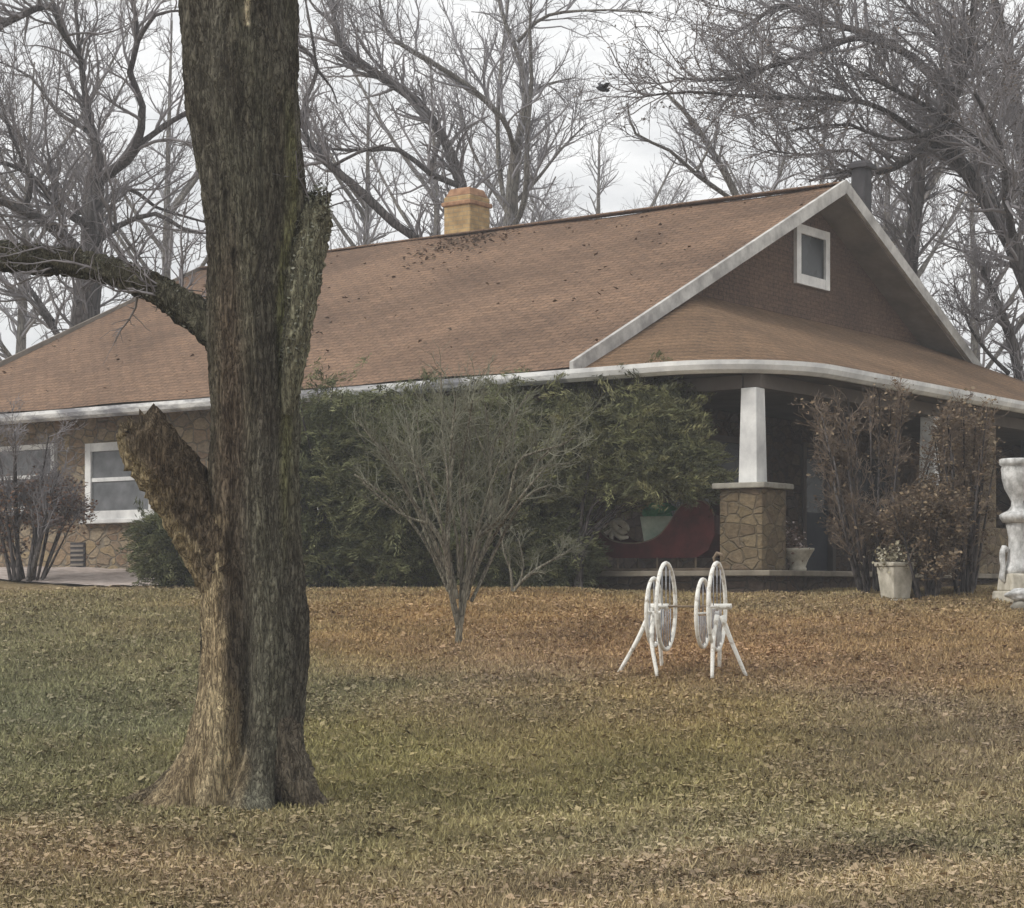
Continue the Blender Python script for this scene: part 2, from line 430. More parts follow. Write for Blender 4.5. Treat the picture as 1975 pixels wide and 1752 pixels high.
def lawn_colour(x, y):
    xx = x + .5 * vnoise(x, y, 1.6, 9); yy = y + .9 * vnoise(x, y, 1.1, 10)
    c = np.ones((len(x), 3)) * BASE * .35; wsum = np.full(len(x), .35)
    for cx, cy, rx, ry, col, wt in PATCH:
        g = wt * np.exp(-(((xx - cx) / rx) ** 2 + ((yy - cy) / ry) ** 2))
        c += g[:, None] * (np.array(col) * .90 + np.array((.165, .124, .078)) * .10); wsum += g
    return c / wsum[:, None] * 1.9 * (1 + .24 * np.sin((y - .5 * x) * 5.2 + 1.2 * vnoise(x, y, 1.5, 79)) * np.clip((x + .6) / .8, 0, 1) * np.clip((13.4 - y) / 1.5, 0, 1) + .16 * vnoise(x, y * 1.6, 2.4, 77) + .10 * vnoise(x, y * 2, 6, 78))[:, None]

def axis(segs):
    o = []
    for a, b_, n_ in segs: o.append(np.linspace(a, b_, n_, endpoint=False))
    return np.append(np.concatenate(o), segs[-1][1])
gx = axis([(-400, -30, 20), (-30, -9, 30), (-9, 9, 200), (9, 30, 30), (30, 400, 20)])
gy = axis([(-60, 5, 14), (5, 9, 12), (9, 27, 260), (27, 40, 60), (40, 400, 40)])
X, Y = np.meshgrid(gx, gy); xf, yf = X.ravel(), Y.ravel()
near = ((yf > 8) & (yf < 30) & (np.abs(xf) < 9))
Z = gz(xf, yf) + near * (.012 * vnoise(xf, yf, 9, 21) + .008 * vnoise(xf, yf, 23, 22))
nx_, ny_ = len(gx), len(gy)
i, j = np.meshgrid(np.arange(nx_ - 1), np.arange(ny_ - 1)); q0 = (j * nx_ + i).ravel()
tag(np_mesh('ground', np.stack([xf, yf, Z], 1), np.stack([q0, q0 + 1, q0 + 1 + nx_, q0 + nx_], 1), M['lawn'], None, True, lawn_colour(xf, yf)),
    'grass lawn sloping up to the house under a layer of brown leaves', 'lawn', kind='structure')

# ---------------------------------------------------------------- flat leaves / blades
def scatter_quads(C, size, normal_tilt, tint, name, m, parent=None, aspect=.6, bend=.25, rng=RNG, up=None):
    N = len(C)
    ang = rng.uniform(0, 2 * math.pi, N)
    tilt = np.abs(rng.normal(0, normal_tilt, N)); ta = rng.uniform(0, 2 * math.pi, N)
    nrm = np.stack([np.sin(tilt) * np.cos(ta), np.sin(tilt) * np.sin(ta), np.cos(tilt)], 1)
    if up is not None: nrm = nrm + up; nrm /= np.linalg.norm(nrm, axis=1, keepdims=True)
    a = np.stack([np.cos(ang), np.sin(ang), np.zeros(N)], 1); a -= nrm * (a * nrm).sum(1, keepdims=True)
    a /= np.linalg.norm(a, axis=1, keepdims=True) + 1e-9
    b_ = np.cross(nrm, a)
    L = size[:, None] * .5; W = L * aspect
    bd = nrm * (size * bend)[:, None] * rng.uniform(-.3, 1, N)[:, None]
    V = np.stack([C - a * L, C - b_ * W + bd, C + a * L, C + b_ * W + bd], 1).reshape(-1, 3)
    i0 = np.arange(N) * 4
    T = np.concatenate([np.stack([i0, i0 + 1, i0 + 2], 1), np.stack([i0, i0 + 2, i0 + 3], 1)])
    return np_mesh(name, V, T, m, parent, False, np.repeat(tint, 4, axis=0))

def lawn_points(N, y0=9.3, y1=27.5, pw=1.0):
    y = y0 + (y1 - y0) * RNG.random(N) ** pw
    x = (RNG.random(N) * 2 - 1) * (.262 * y + .8)
    return x, y
x, y = lawn_points(200000, pw=1.05)
keep = RNG.random(len(x)) < np.clip(.55 + .40 * vnoise(x, y, 1.3, 31) + .42 * vnoise(x, y * 1.3, 5.5, 32) - .45 * np.exp(-(((x + 3.8) / 2.2) ** 2 + ((y - 17) / 4.5) ** 2)) - .35 * np.exp(-(((x - .8) / 1.7) ** 2 + ((y - 14.6) / 1.2) ** 2)), .12, 1)
x, y = x[keep], y[keep]
pal = np.array([(.30, .19, .105), (.22, .13, .07), (.15, .085, .05), (.36, .26, .17), (.27, .20, .15), (.10, .065, .045)])
lc = pal[RNG.choice(6, len(x), p=[.22, .24, .17, .10, .17, .10])] * .18 + lawn_colour(x, y) * .92
lc *= RNG.uniform(.72, 1.3, (len(x), 1))
tag(scatter_quads(np.stack([x, y, gz(x, y) + .014 + RNG.random(len(x)) * .02], 1), np.clip(RNG.lognormal(-3.65, .45, len(x)), .012, .085), .36, lc, 'fallen_leaves', M['leaf'], aspect=.7),
    'brown and tan dead leaves scattered over the lawn', 'leaves', kind='stuff')

x, y = lawn_points(230000, y1=26, pw=1.2)
h = RNG.uniform(.02, .055, len(x)); lean = RNG.normal(0, .5, (len(x), 2)) * h[:, None]; th = RNG.uniform(0, 6.28, len(x))
wd = .0035 + y * .00025
b0 = np.stack([x - np.cos(th) * wd, y - np.sin(th) * wd, gz(x, y)], 1); b1 = np.stack([x + np.cos(th) * wd, y + np.sin(th) * wd, gz(x, y)], 1)
tp = np.stack([x + lean[:, 0], y + lean[:, 1], gz(x, y) + h], 1)
gc = lawn_colour(x, y) * np.array((1.00, 1.04, .90)) * RNG.uniform(.6, 1.5, (len(x), 1))
tag(np_mesh('grass', np.stack([b0, b1, tp], 1).reshape(-1, 3), np.arange(len(x) * 3).reshape(-1, 3), M['leaf'], None, False, np.repeat(gc, 3, axis=0)),
    'short olive and straw coloured grass blades', 'grass', kind='stuff')

# ---------------------------------------------------------------- branching
def grow(P, Rr, n, length, rfac, spread=.9, upb=.25, wig=.22, npts=6, t0=.15, rng=RNG, rmin=.004, rmax=9, dens=None):
    """children from parent polylines. P list of (k,3), Rr list of (k,)"""
    A = np.concatenate([p[:-1] for p in P]); B = np.concatenate([p[1:] for p in P])
    RA = np.concatenate([r[:-1] for r in Rr]); RB = np.concatenate([r[1:] for r in Rr])
    tt = np.concatenate([np.linspace(0, 1, len(p))[:-1] for p in P])
    L = np.linalg.norm(B - A, axis=1); wgt = L * (tt >= t0)
    if dens is not None: wgt = wgt * dens((A + B) / 2)
    k = rng.choice(len(A), n, p=wgt / wgt.sum()); f = rng.random(n)[:, None]
    S = A[k] * (1 - f) + B[k] * f; r0 = (RA[k] * (1 - f[:, 0]) + RB[k] * f[:, 0])
    T = B[k] - A[k]; T /= np.linalg.norm(T, axis=1, keepdims=True) + 1e-9
    d = rng.normal(0, 1, (n, 3)); d -= T * (d * T).sum(1, keepdims=True); d /= np.linalg.norm(d, axis=1, keepdims=True)
    sa = spread * rng.uniform(.55, 1.25, n)[:, None]
    D = T * np.cos(sa) + d * np.sin(sa) + np.array([0, 0, upb]); D /= np.linalg.norm(D, axis=1, keepdims=True)
    Ln = rng.uniform(length[0], length[1], n) * (1 - .45 * tt[k])
    out = np.zeros((n, npts, 3)); out[:, 0] = S
    for q in range(1, npts):
        D = D + rng.normal(0, wig, (n, 3)) + np.array([0, 0, upb * .12]); D /= np.linalg.norm(D, axis=1, keepdims=True)
        out[:, q] = out[:, q - 1] + D * (Ln / (npts - 1))[:, None]
    rs = np.clip(r0 * rfac, rmin, rmax)
    RR = rs[:, None] * np.linspace(1, .35, npts)[None]
    return out, np.maximum(RR, rmin * .7)

def make_tree(name, limbs, D, px2m, counts, mats, label, cat='tree', group=None, lens=(2.2, 1.2, .6), rmin=(.018, .010, .007),
              dj=1.5, seed=1, upb=.25, spread=.85, t0=.1, k=7, dens=None, leaf=None, crown_name='crown', wob=.10, base=None):
    """limbs: list of (list of (px,py,width_px[,depth offset])) -> trunk mesh of limbs + crown mesh of twigs"""
    rng = np.random.default_rng(seed)
    Ps, Rs = [], []
    for limb in limbs:
        pts = []; rr = []
        for idx, q in enumerate(limb):
            dd = q[3] if len(q) > 3 else 0
            pts.append(at(q[0], q[1], D + dd)); rr.append(max(q[2] * D / F / 2, .008))
        p, r = smooth_line(pts, rr, .35 * px2m)
        n_ = len(p); jig = np.cumsum(rng.normal(0, wob * .35, (n_, 3)), axis=0); jig -= np.linspace(0, 1, n_)[:, None] * jig[-1]
        jig[0] = 0; p = p + jig * np.clip(r[:, None] * 3, .2, 1) * .5 * px2m
        r = r * (1 + .06 * np.sin(np.arange(n_) * 1.7 + rng.uniform(0, 6)))
        Ps.append(p); Rs.append(r)
    b0 = Ps[0][0]; org = (b0[0], b0[1], base if base is not None else float(gz(b0[0], b0[1])))
    root = empty(name, org, 0, label, cat, group)
    V = []; Q = []; off = 0
    for p, r in zip(Ps, Rs):
        v_, q_ = tubes(p[None], r[None], k); V.append(v_); Q.append(q_ + off); off += len(v_)
    np_mesh('trunk', np.vstack(V), np.vstack(Q), mats[0], root, True, origin=org)
    V = []; Q = []; off = 0
    cp, cr = Ps, Rs
    for lv, cnt in enumerate(counts):
        o, rr = grow(cp, cr, cnt, (lens[lv] * .45, lens[lv]), .55 if lv == 0 else .6, spread, upb, .16 + .04 * lv, 7 if lv == 0 else 5,
                     t0 if lv == 0 else .12, rng, rmin[lv], .045 * px2m, dens if lv == 0 else None)
        v_, q_ = tubes(o, rr, 4 if lv == 0 else 3); V.append(v_); Q.append(q_ + off); off += len(v_)
        if lv == 0: cp = list(o) + [p[len(p) // 2:] for p in Ps]; cr = list(rr) + [r[len(r) // 2:] for r in Rs]
        else: cp = list(o); cr = list(rr)
    np_mesh(crown_name, np.vstack(V), np.vstack(Q), mats[1], root, False, origin=org)
    if leaf:
        n_, szr, palette, lname = leaf
        pts = np.concatenate(cp); C = pts[rng.choice(len(pts), n_)] + rng.normal(0, .03, (n_, 3)) - np.array(org)
        pl = np.array(palette); tint = pl[rng.integers(0, len(pl), n_)] * rng.uniform(.7, 1.25, (n_, 1))
        scatter_quads(C, rng.uniform(szr[0], szr[1], n_), 1.1, tint, lname, M['leaf'], root, rng=rng)
    return root

FAR = (M['bark_far'], M['twig'])
# left bare tree
make_tree('bare_tree', [
    [(165, 1120, 66), (163, 800, 62), (165, 620, 56), (176, 480, 46), (185, 350, 38), (190, 300, 22), (172, 230, 14), (160, 150, 12), (150, 60, 8), (140, -60, 4)],
    [(185, 350, 22, 0), (220, 328, 22, -.5), (262, 285, 18, -1), (275, 205, 14, -1.5), (250, 140, 12, -1.5), (265, 80, 10, -2), (250, -50, 5, -2)],
    [(262, 285, 14, -1), (330, 235, 10, -1.4), (430, 180, 6, -2)],
    [(265, 82, 8, -2), (300, 30, 7, -2.5), (360, 20, 3, -3)],
    [(180, 380, 18, 0), (150, 410, 14, 1), (105, 350, 12, 1.5), (50, 280, 9, 2), (-40, 180, 4, 2)],
    [(178, 440, 20, 0), (120, 405, 14, -1), (50, 330, 10, -2), (-60, 300, 6, -3)],
    [(182, 470, 18, 0), (230, 435, 11, -.6), (300, 412, 9, -1), (350, 440, 7, -1.4), (430, 455, 4, -2)],
    [(178, 420, 12, 0), (240, 360, 9, 1), (300, 400, 7, 1.5), (400, 430, 4, 2)],
    [(170, 500, 26, 0), (90, 430, 22, -1.5), (20, 395, 18, -2.5), (-120, 330, 10, -3)],
    [(45, 410, 12, -2.2), (60, 350, 8, -2.5), (20, 260, 6, -3), (-10, 150, 3, -3)],
    [(165, 250, 10, 0), (110, 215, 8, .6), (60, 150, 6, 1), (0, 120, 3, 1)],
    [(160, 120, 9, 0), (118, 60, 11, -2), (95, 12, 13, -2), (0, 50, 14, -2.5), (-80, 80, 9, -3)],
    [(100, 620, 14, 2), (60, 560, 11, 2.5), (0, 500, 7, 3)],
    [(165, 760, 20, 1), (120, 660, 14, 2), (60, 580, 11, 2), (-30, 520, 5, 3)],
], 42, 1.0, (200, 1300, 4200), FAR, 'dark bare tree behind the left end of the roof, trunk forking just above the ridge', group='bare trees behind the house', seed=3,
    lens=(2.6, 1.3, .75), rmin=(.016, .009, .0065), dj=2)

# tree behind the yellow chimney
make_tree('bare_tree', [
    [(905, 900, 34), (905, 600, 30), (895, 400, 24), (880, 330, 20), (850, 262, 20), (800, 195, 18), (735, 150, 18), (655, 85, 14), (640, 0, 8), (610, -80, 4)],
    [(850, 262, 12, 0), (832, 320, 8, -.5), (838, 345, 5, -.8)],
    [(888, 360, 12, 0), (830, 335, 11, -1), (770, 290, 9, -1.5), (700, 290, 7, -2), (640, 288, 5, -2.5), (600, 280, 3, -2.5)],
    [(735, 150, 10, 0), (690, 140, 7, .8), (650, 110, 6, 1)],
    [(800, 195, 8, 0), (760, 160, 8, 1), (700, 90, 6, 1.4), (670, 20, 3, 2)],
], 46, 1.05, (80, 480, 1500), FAR, 'bare tree directly behind the yellow brick chimney, one long limb arching up to the left', group='bare trees behind the house', seed=4,
    lens=(2.4, 1.2, .7), rmin=(.015, .009, .007))

# dark limb tree between trunk and chimney
make_tree('bare_tree', [
    [(860, 900, 26), (850, 560, 22), (822, 478, 17), (760, 430, 17), (700, 372, 17), (640, 322, 16), (600, 285, 14), (586, 240, 11), (590, 190, 10), (612, 135, 8), (585, 92, 7), (540, 80, 5)],
    [(612, 135, 6, 0), (640, 170, 4, .5), (650, 200, 3, .5)],
    [(612, 135, 6, 0), (600, 60, 5, -.5), (585, -20, 3, -.5)],
    [(640, 322, 7, 0), (690, 295, 6, -.6), (740, 280, 4, -1)],
], 40, .9, (36, 180, 500), FAR, 'nearly black leaning limb tree rising from behind the ridge left of the chimney', group='bare trees behind the house', seed=5,
    lens=(1.6, .9, .5), rmin=(.013, .008, .006))

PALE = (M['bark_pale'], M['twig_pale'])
make_tree('bare_tree', [
    [(985, 1000, 34), (984, 560, 30), (986, 420, 28), (992, 330, 24), (1000, 270, 17), (1014, 200, 14), (1008, 130, 11), (985, 70, 9), (965, 10, 7), (950, -80, 4)],
    [(988, 440, 12, 0), (970, 380, 10, .6), (960, 260, 9, .8), (966, 140, 8, 1), (975, 60, 7, 1), (985, -60, 4, 1)],
    [(990, 440, 13, 0), (1014, 380, 12, -.6), (1018, 260, 9, -.8), (1026, 150, 8, -1), (1022, 60, 6, -1.2), (1030, -60, 3, -1.2)],
    [(995, 300, 10, 0), (970, 230, 11, -1), (900, 165, 11, -1.4), (830, 120, 10, -2), (760, 78, 8, -2.4), (735, 30, 5, -3), (730, -40, 3, -3)],
    [(1012, 190, 7, 0), (1050, 165, 6, .5), (1110, 150, 3, 1)],
    [(985, 400, 9, 0), (1040, 340, 7, 1), (1080, 290, 5, 1.4), (1130, 240, 3, 1.6)],
    [(985, 420, 9, 0), (930, 330, 7, 1), (900, 260, 5, 1.4), (880, 180, 3, 1.6)],
    [(1000, 80, 8, 0), (1060, 30, 6, -1), (1180, 20, 4, -2), (1260, 25, 3, -2.5)],
], 52, 1.2, (120, 800, 2800), PALE, 'tall pale tree with several upright stems just right of the chimney', group='bare trees behind the house', seed=6,
    lens=(2.8, 1.5, .8), rmin=(.013, .009, .007))

make_tree('bare_tree', [
    [(1470, 1000, 24), (1460, 520, 20), (1428, 395, 15), (1370, 285, 12), (1320, 215, 9), (1285, 180, 5)],
    [(1420, 392, 9, 0), (1345, 338, 9, -.6), (1290, 290, 6, -1), (1225, 258, 5, -1.5), (1210, 200, 3, -1.5)],
    [(1345, 330, 6, -.6), (1365, 290, 5, -.4), (1380, 260, 3, 0)],
    [(1440, 430, 10, 0), (1500, 350, 8, 1), (1520, 270, 5, 1)],
], 46, 1.0, (34, 160, 500), PALE, 'slim leaning bare tree poking above the middle of the ridge', group='bare trees behind the house', seed=7,
    lens=(1.6, 1.0, .6), rmin=(.012, .009, .007))

# big tree on the right
DRY = [(.18, .14, .11), (.13, .11, .09), (.23, .19, .155), (.16, .14, .12)]
make_tree('oak_tree', [
    [(2080, 1150, 90), (2060, 800, 74), (2010, 600, 50), (1955, 470, 38), (1890, 370, 32), (1828, 285, 28), (1790, 278, 20), (1745, 312, 16), (1690, 335, 12), (1620, 332, 9), (1560, 350, 5)],
    [(1790, 278, 20, 0), (1840, 190, 22, -1), (1870, 90, 16, -2), (1880, -40, 9, -2)],
    [(1840, 200, 16, -1), (1760, 110, 15, 0), (1680, 65, 15, 1), (1600, 45, 13, 1.5), (1515, 10, 10, 2), (1450, 45, 7, 2), (1390, 80, 4, 2)],
    [(1760, 110, 10, 0), (1660, 74, 11, -1), (1560, 105, 10, -2), (1480, 130, 9, -2.5), (1400, 155, 6, -3), (1300, 150, 3, -3)],
    [(1790, 270, 12, 0), (1700, 210, 10, -1.5), (1610, 190, 8, -2.5), (1500, 190, 7, -3), (1330, 178, 5, -3.5), (1235, 188, 3, -3.5)],
    [(2010, 600, 40, 0), (1990, 400, 34, 2), (1960, 200, 28, 3), (1930, 50, 20, 3), (1900, -60, 10, 3)],
    [(1960, 200, 16, 3), (1900, 140, 12, 2), (1800, 60, 9, 1), (1720, -20, 5, 1)],
    [(1985, 400, 18, 2), (1920, 300, 14, 0), (1850, 240, 10, -1), (1700, 160, 7, -2), (1620, 120, 4, -2)],
    [(1955, 470, 16, 0), (1940, 380, 14, -2), (1930, 280, 10, -2.5), (1880, 180, 6, -3)],
    [(1690, 335, 8, 0), (1640, 290, 7, .6), (1560, 300, 5, 1), (1480, 290, 3, 1)],
    [(1850, 240, 9, -1), (1720, 270, 7, -2), (1640, 240, 6, -2), (1540, 250, 3, -2)],
    [(1990, 520, 18, 1), (1930, 420, 14, 1), (1900, 330, 9, 1.5), (1870, 280, 4, 2)],
], 38, 1.0, (280, 2100, 7000), FAR, 'large dark tree spreading over the right end of the roof with some withered leaves left', group='bare trees behind the house', seed=8,
    lens=(2.4, 1.25, .7), rmin=(.015, .009, .0065), upb=.18, t0=.28, leaf=(7000, (.035, .08), DRY, 'withered_leaves'),
    dens=lambda p: (p[:, 2] > 7.5).astype(float) + .12)

make_tree('bare_tree', [
    [(1760, 1000, 36), (1755, 620, 32), (1757, 500, 28), (1768, 400, 26), (1775, 330, 24), (1795, 260, 18), (1830, 180, 10), (1850, 100, 5)],
    [(1780, 320, 12, 0), (1830, 300, 10, 1), (1900, 330, 6, 2)],
    [(1795, 250, 10, 0), (1730, 170, 8, 1), (1680, 80, 5, 1)],
], 42, 1.0, (60, 350, 1100), FAR, 'crooked bare trunk standing behind the right slope of the gable', group='bare trees behind the house', seed=9,
    lens=(1.9, 1.0, .6), rmin=(.014, .009, .007), t0=.42)
make_tree('bare_tree', [
    [(1990, 1000, 26), (1972, 760, 22), (1950, 650, 20), (1920, 580, 17), (1898, 528, 12), (1890, 505, 6)],
    [(1950, 650, 9, 0), (1990, 600, 7, .5), (2030, 540, 4, 1)],
    [(1930, 600, 8, 0), (1890, 620, 6, -.5), (1850, 575, 4, -1), (1840, 540, 3, -1)],
    [(1945, 720, 10, 0), (1905, 680, 7, -.4), (1870, 630, 5, -.8), (1860, 590, 3, -.8)],
], 36, .9, (50, 260, 800), FAR, 'small black twisted tree low at the far right edge behind the porch roof', group='bare trees behind the house', seed=10,
    lens=(1.1, .7, .45), rmin=(.010, .007, .006), t0=.3)

# distant bare trees
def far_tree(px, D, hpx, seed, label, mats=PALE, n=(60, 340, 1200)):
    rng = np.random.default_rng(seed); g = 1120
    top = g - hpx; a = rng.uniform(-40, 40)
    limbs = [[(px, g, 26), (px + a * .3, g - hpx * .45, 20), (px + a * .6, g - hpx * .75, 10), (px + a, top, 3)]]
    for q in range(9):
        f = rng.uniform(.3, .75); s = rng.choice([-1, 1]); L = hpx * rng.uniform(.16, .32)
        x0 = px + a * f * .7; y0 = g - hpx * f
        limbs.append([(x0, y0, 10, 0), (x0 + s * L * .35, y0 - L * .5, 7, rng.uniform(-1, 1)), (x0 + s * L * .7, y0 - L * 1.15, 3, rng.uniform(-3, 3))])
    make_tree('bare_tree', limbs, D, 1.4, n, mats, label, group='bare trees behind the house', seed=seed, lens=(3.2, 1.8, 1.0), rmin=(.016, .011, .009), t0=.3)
far_tree(30, 62, 1000, 41, 'distant pale tree at the far left behind the forked tree')
far_tree(310, 66, 1080, 42, 'distant pale tree between the forked tree and the big trunk')
far_tree(700, 64, 960, 43, 'distant pale tree right of the big trunk, left of the chimney')
far_tree(860, 70, 1000, 44, 'distant pale tree rising behind the chimney top')
far_tree(1150, 84, 860, 45, 'faint distant tree above the middle of the roof', n=(60, 420, 1300))
far_tree(1560, 66, 900, 46, 'distant grey tree left of the gable peak')
far_tree(1700, 60, 1000, 47, 'distant grey tree behind the dark flue')
far_tree(1880, 64, 900, 48, 'distant grey tree far right behind the porch roof')

# ---------------------------------------------------------------- the house (local x right along the front, y back along the gable side)
HX, HY = 3.05, 24.2
HR = -math.atan2(.595, .804)
house = empty('bungalow', (HX, HY, 0), HR, 'long brown roofed stone bungalow with a white trimmed gable and corner porch', 'house')
EV, RG = 4.36, 7.90            # eave and ridge heights
XR, XW, XL = -2.86, -3.46, -17.0
YF, YM, YB = 0.0, 7.5, 15.0
TK = .145
def slope_pt(x, y, dz=0.0): return (x, y, EV + (RG - EV) * (1 - abs(y - YM) / YM) + dz)
# main roof: two slabs in one mesh, gently uneven
mb = MB()
for sgn in (0, 1):
    ys = np.linspace(YF, YM, 12) if sgn == 0 else np.linspace(YB, YM, 12)
    xs = np.linspace(XL, XR, 40)
    v = []; f = []
    for yy in ys:
        for xx in xs:
            sag = .05 * math.sin((xx - XL) * .42) * math.sin(yy * .35) + .012 * math.sin(xx * 2.1 + yy)
            v.append(slope_pt(xx, yy, TK + sag))
    for a_ in range(11):
        for b_ in range(39):
            q = a_ * 40 + b_; f.append((q, q + 1, q + 41, q + 40) if sgn == 0 else (q, q + 40, q + 41, q + 1))
    mb.add(v, f)
main_roof = mb.build('roof', M['roof'], house, True)
mb = MB()
for ya, yb in ((YF, YM), (YB, YM)):
    mb.prism([slope_pt(XL, ya + (.02 if ya < 1 else -.02), -.02), slope_pt(XR - .01, ya + (.02 if ya < 1 else -.02), -.02), slope_pt(XR - .01, yb, -.02), slope_pt(XL, yb, -.02)], (0, 0, .08))
mb.build('soffit', M['soffit'], house)
mb = MB(); mb.box(XL, XR + .02, YM - .10, YM + .10, RG + TK - .005, RG + TK + .035); mb.build('ridge_cap', M['roof'], house, bevel=.015)
# rake boards
for nm, x0, x1 in (('rake_board', XR, XR + .06), ('rake_board', XL - .05, XL)):
    for ya in (YF, YB):
        mb = MB(); s = -.03 if ya == YF else .03
        mb.prism([(x0, ya + s, EV + .02), (x0, YM, RG - .0), (x0, YM, RG + .215), (x0, ya + s, EV + .215)], (x1 - x0, 0, 0))
        mb.build(nm, M['rake'] if x0 > -10 else M['soffit'], house)
# fascia / gutters along the long eaves
def sweep(pts, prof, name, m, parent, closed=False):
    """sweep a (out, z) profile along a plan polyline, out = to the right of travel"""
    P = np.array(pts, float); T = np.gradient(P, axis=0); T /= np.linalg.norm(T, axis=1, keepdims=True)
    O = np.stack([T[:, 1], -T[:, 0]], 1); v = []; f = []; k = len(prof)
    for p, o_ in zip(P, O):
        for a_, z_ in prof: v.append((p[0] + o_[0] * a_, p[1] + o_[1] * a_, z_))
    for i_ in range(len(P) - 1):
        for j_ in range(k):
            a_, b_ = i_ * k + j_, i_ * k + (j_ + 1) % k; f.append((a_, a_ + k, b_ + k, b_))
    f.append(tuple(range(k))); f.append(tuple(range((len(P) - 1) * k, len(P) * k))[::-1])
    return MB().add(v, f).build(name, m, parent)
GP = [(0, EV - .05), (.05, EV - .05), (.10, EV - .01), (.125, EV + .05), (.125, EV + .105), (.10, EV + .105), (.095, EV + .06), (.0, EV + .06)]
wob = lambda n_, a_: [a_ * math.sin(i * 1.3) for i in range(n_)]
xs = np.linspace(XL, XR + .0, 30)
sweep([(x_, 0.0) for x_ in xs], GP, 'gutter', M['fascia'], house)
sweep([(x_, YB) for x_ in xs[::-1]], GP, 'gutter', M['fascia'], house)
# porch roof: hipped skirt with a rounded front corner
RC = 1.5
ev = [(x_, 0.0) for x_ in np.linspace(XR + .0, -RC, 8)]
ev += [(-RC + RC * math.sin(t), RC - RC * math.cos(t)) for t in np.linspace(0, math.pi / 2, 13)[1:]]
ev += [(0.0, y_) for y_ in np.linspace(RC, YB - 1.0, 26)[1:]]
ev += [(0.0, YB), (XR, YB)]
sl = (RG - EV) / YM
v = []; f = []; NR = 10
for (ex, ey) in ev:
    # inner end: towards the gable wall or the hip
    if ex <= -RC + 1e-6 and ey == 0: tx, ty = ex, -ex + 0.0; tx = ex; ty = min(-ex, 3.46); 
    elif ey < RC: tx, ty = XW, 3.46
    elif ey < 3.46: tx, ty = XW, 3.46
    elif ey > YB - 3.46: tx, ty = XW, YB - 3.46
    else: tx, ty = XW, ey
    if ey == 0: tx, ty = XW, 3.46 * ((ex - XR) / (-RC - XR)) ** .0 if ex > XR + .01 else 3.46
    for r_ in range(NR + 1):
        t = r_ / NR; px_, py_ = ex + (tx - ex) * t, ey + (ty - ey) * t
        d = 3.46 * t
        v.append((px_, py_, EV + .055 + sl * d * .945))
for i_ in range(len(ev) - 1):
    for r_ in range(NR):
        a_ = i_ * (NR + 1) + r_; f.append((a_, a_ + NR + 1, a_ + NR + 2, a_ + 1))
MB().add(v, f).build('porch_roof', M['porch_roof'], house, True)
sweep(ev, GP, 'gutter', M['white'], house)
# porch ceiling
mb = MB(); mb.add([(x_ - .02 if x_ < 0 else -.02, y_ + .02, EV - .035) for x_, y_ in ev] + [(XW, YB - .1, EV - .035), (XW, 0.02, EV - .035)], [tuple(range(len(ev) + 2))]); mb.build('porch_ceiling', M['ceiling'], house)
mb = MB(); mb.box(-.62, -.38, .5, 14.2, EV - .22, EV - .05); mb.box(-3.4, -.64, .5, .74, EV - .22, EV - .05); mb.build('porch_beam', M['ceiling'], house)
# walls
YW0, YW1 = .62, 14.38
mb = MB(); mb.box(XL + .6, XW - .26, YW0, YW0 + .28, 1.2, EV + .10); mb.box(XL + .6, XW - .26, YW1 - .28, YW1, 1.2, EV + .1); mb.box(XL + .6, XL + .88, YW0 + .28, YW1 - .28, 1.2, EV + .1); mb.build('wall', M['stone'], house)
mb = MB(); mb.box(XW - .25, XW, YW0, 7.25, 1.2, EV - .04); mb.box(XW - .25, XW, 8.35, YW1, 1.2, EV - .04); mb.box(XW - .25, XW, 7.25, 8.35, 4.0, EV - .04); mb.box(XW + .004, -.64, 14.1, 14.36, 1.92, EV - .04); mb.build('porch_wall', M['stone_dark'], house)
yy0, yy1 = YF + .35, YB - .35
zz = lambda y_: slope_pt(0, y_, -.03)[2]
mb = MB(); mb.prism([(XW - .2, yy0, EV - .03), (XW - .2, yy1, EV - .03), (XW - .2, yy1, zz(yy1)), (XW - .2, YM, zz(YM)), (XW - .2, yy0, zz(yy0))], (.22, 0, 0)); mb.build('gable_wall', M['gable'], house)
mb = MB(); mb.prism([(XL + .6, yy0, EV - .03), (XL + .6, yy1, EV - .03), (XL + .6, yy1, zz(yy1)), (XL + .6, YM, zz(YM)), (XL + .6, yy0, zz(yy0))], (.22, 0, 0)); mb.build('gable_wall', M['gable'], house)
# attic window
def win_side(name, y0, y1, z0, z1, x, fr, m_frame, m_glass, parent, bar=False, sill=False):
    mb = MB(); mb.box(x, x + .06, y0, y0 + fr, z0, z1); mb.box(x, x + .06, y1 - fr, y1, z0, z1)
    mb.box(x, x + .055, y0 + fr, y1 - fr, z0, z0 + fr * 1.15); mb.box(x, x + .055, y0 + fr, y1 - fr, z1 - fr, z1)
    o = mb.build(name, m_frame, parent)
    MB().box(x - .0, x + .02, y0 + fr, y1 - fr, z0 + fr * 1.15, z1 - fr).build('pane', m_glass, o)
    return o
win_side('attic_window', 6.95, 8.05, 6.48, 7.42, XW + .02, .14, M['white'], M['glass'], house)
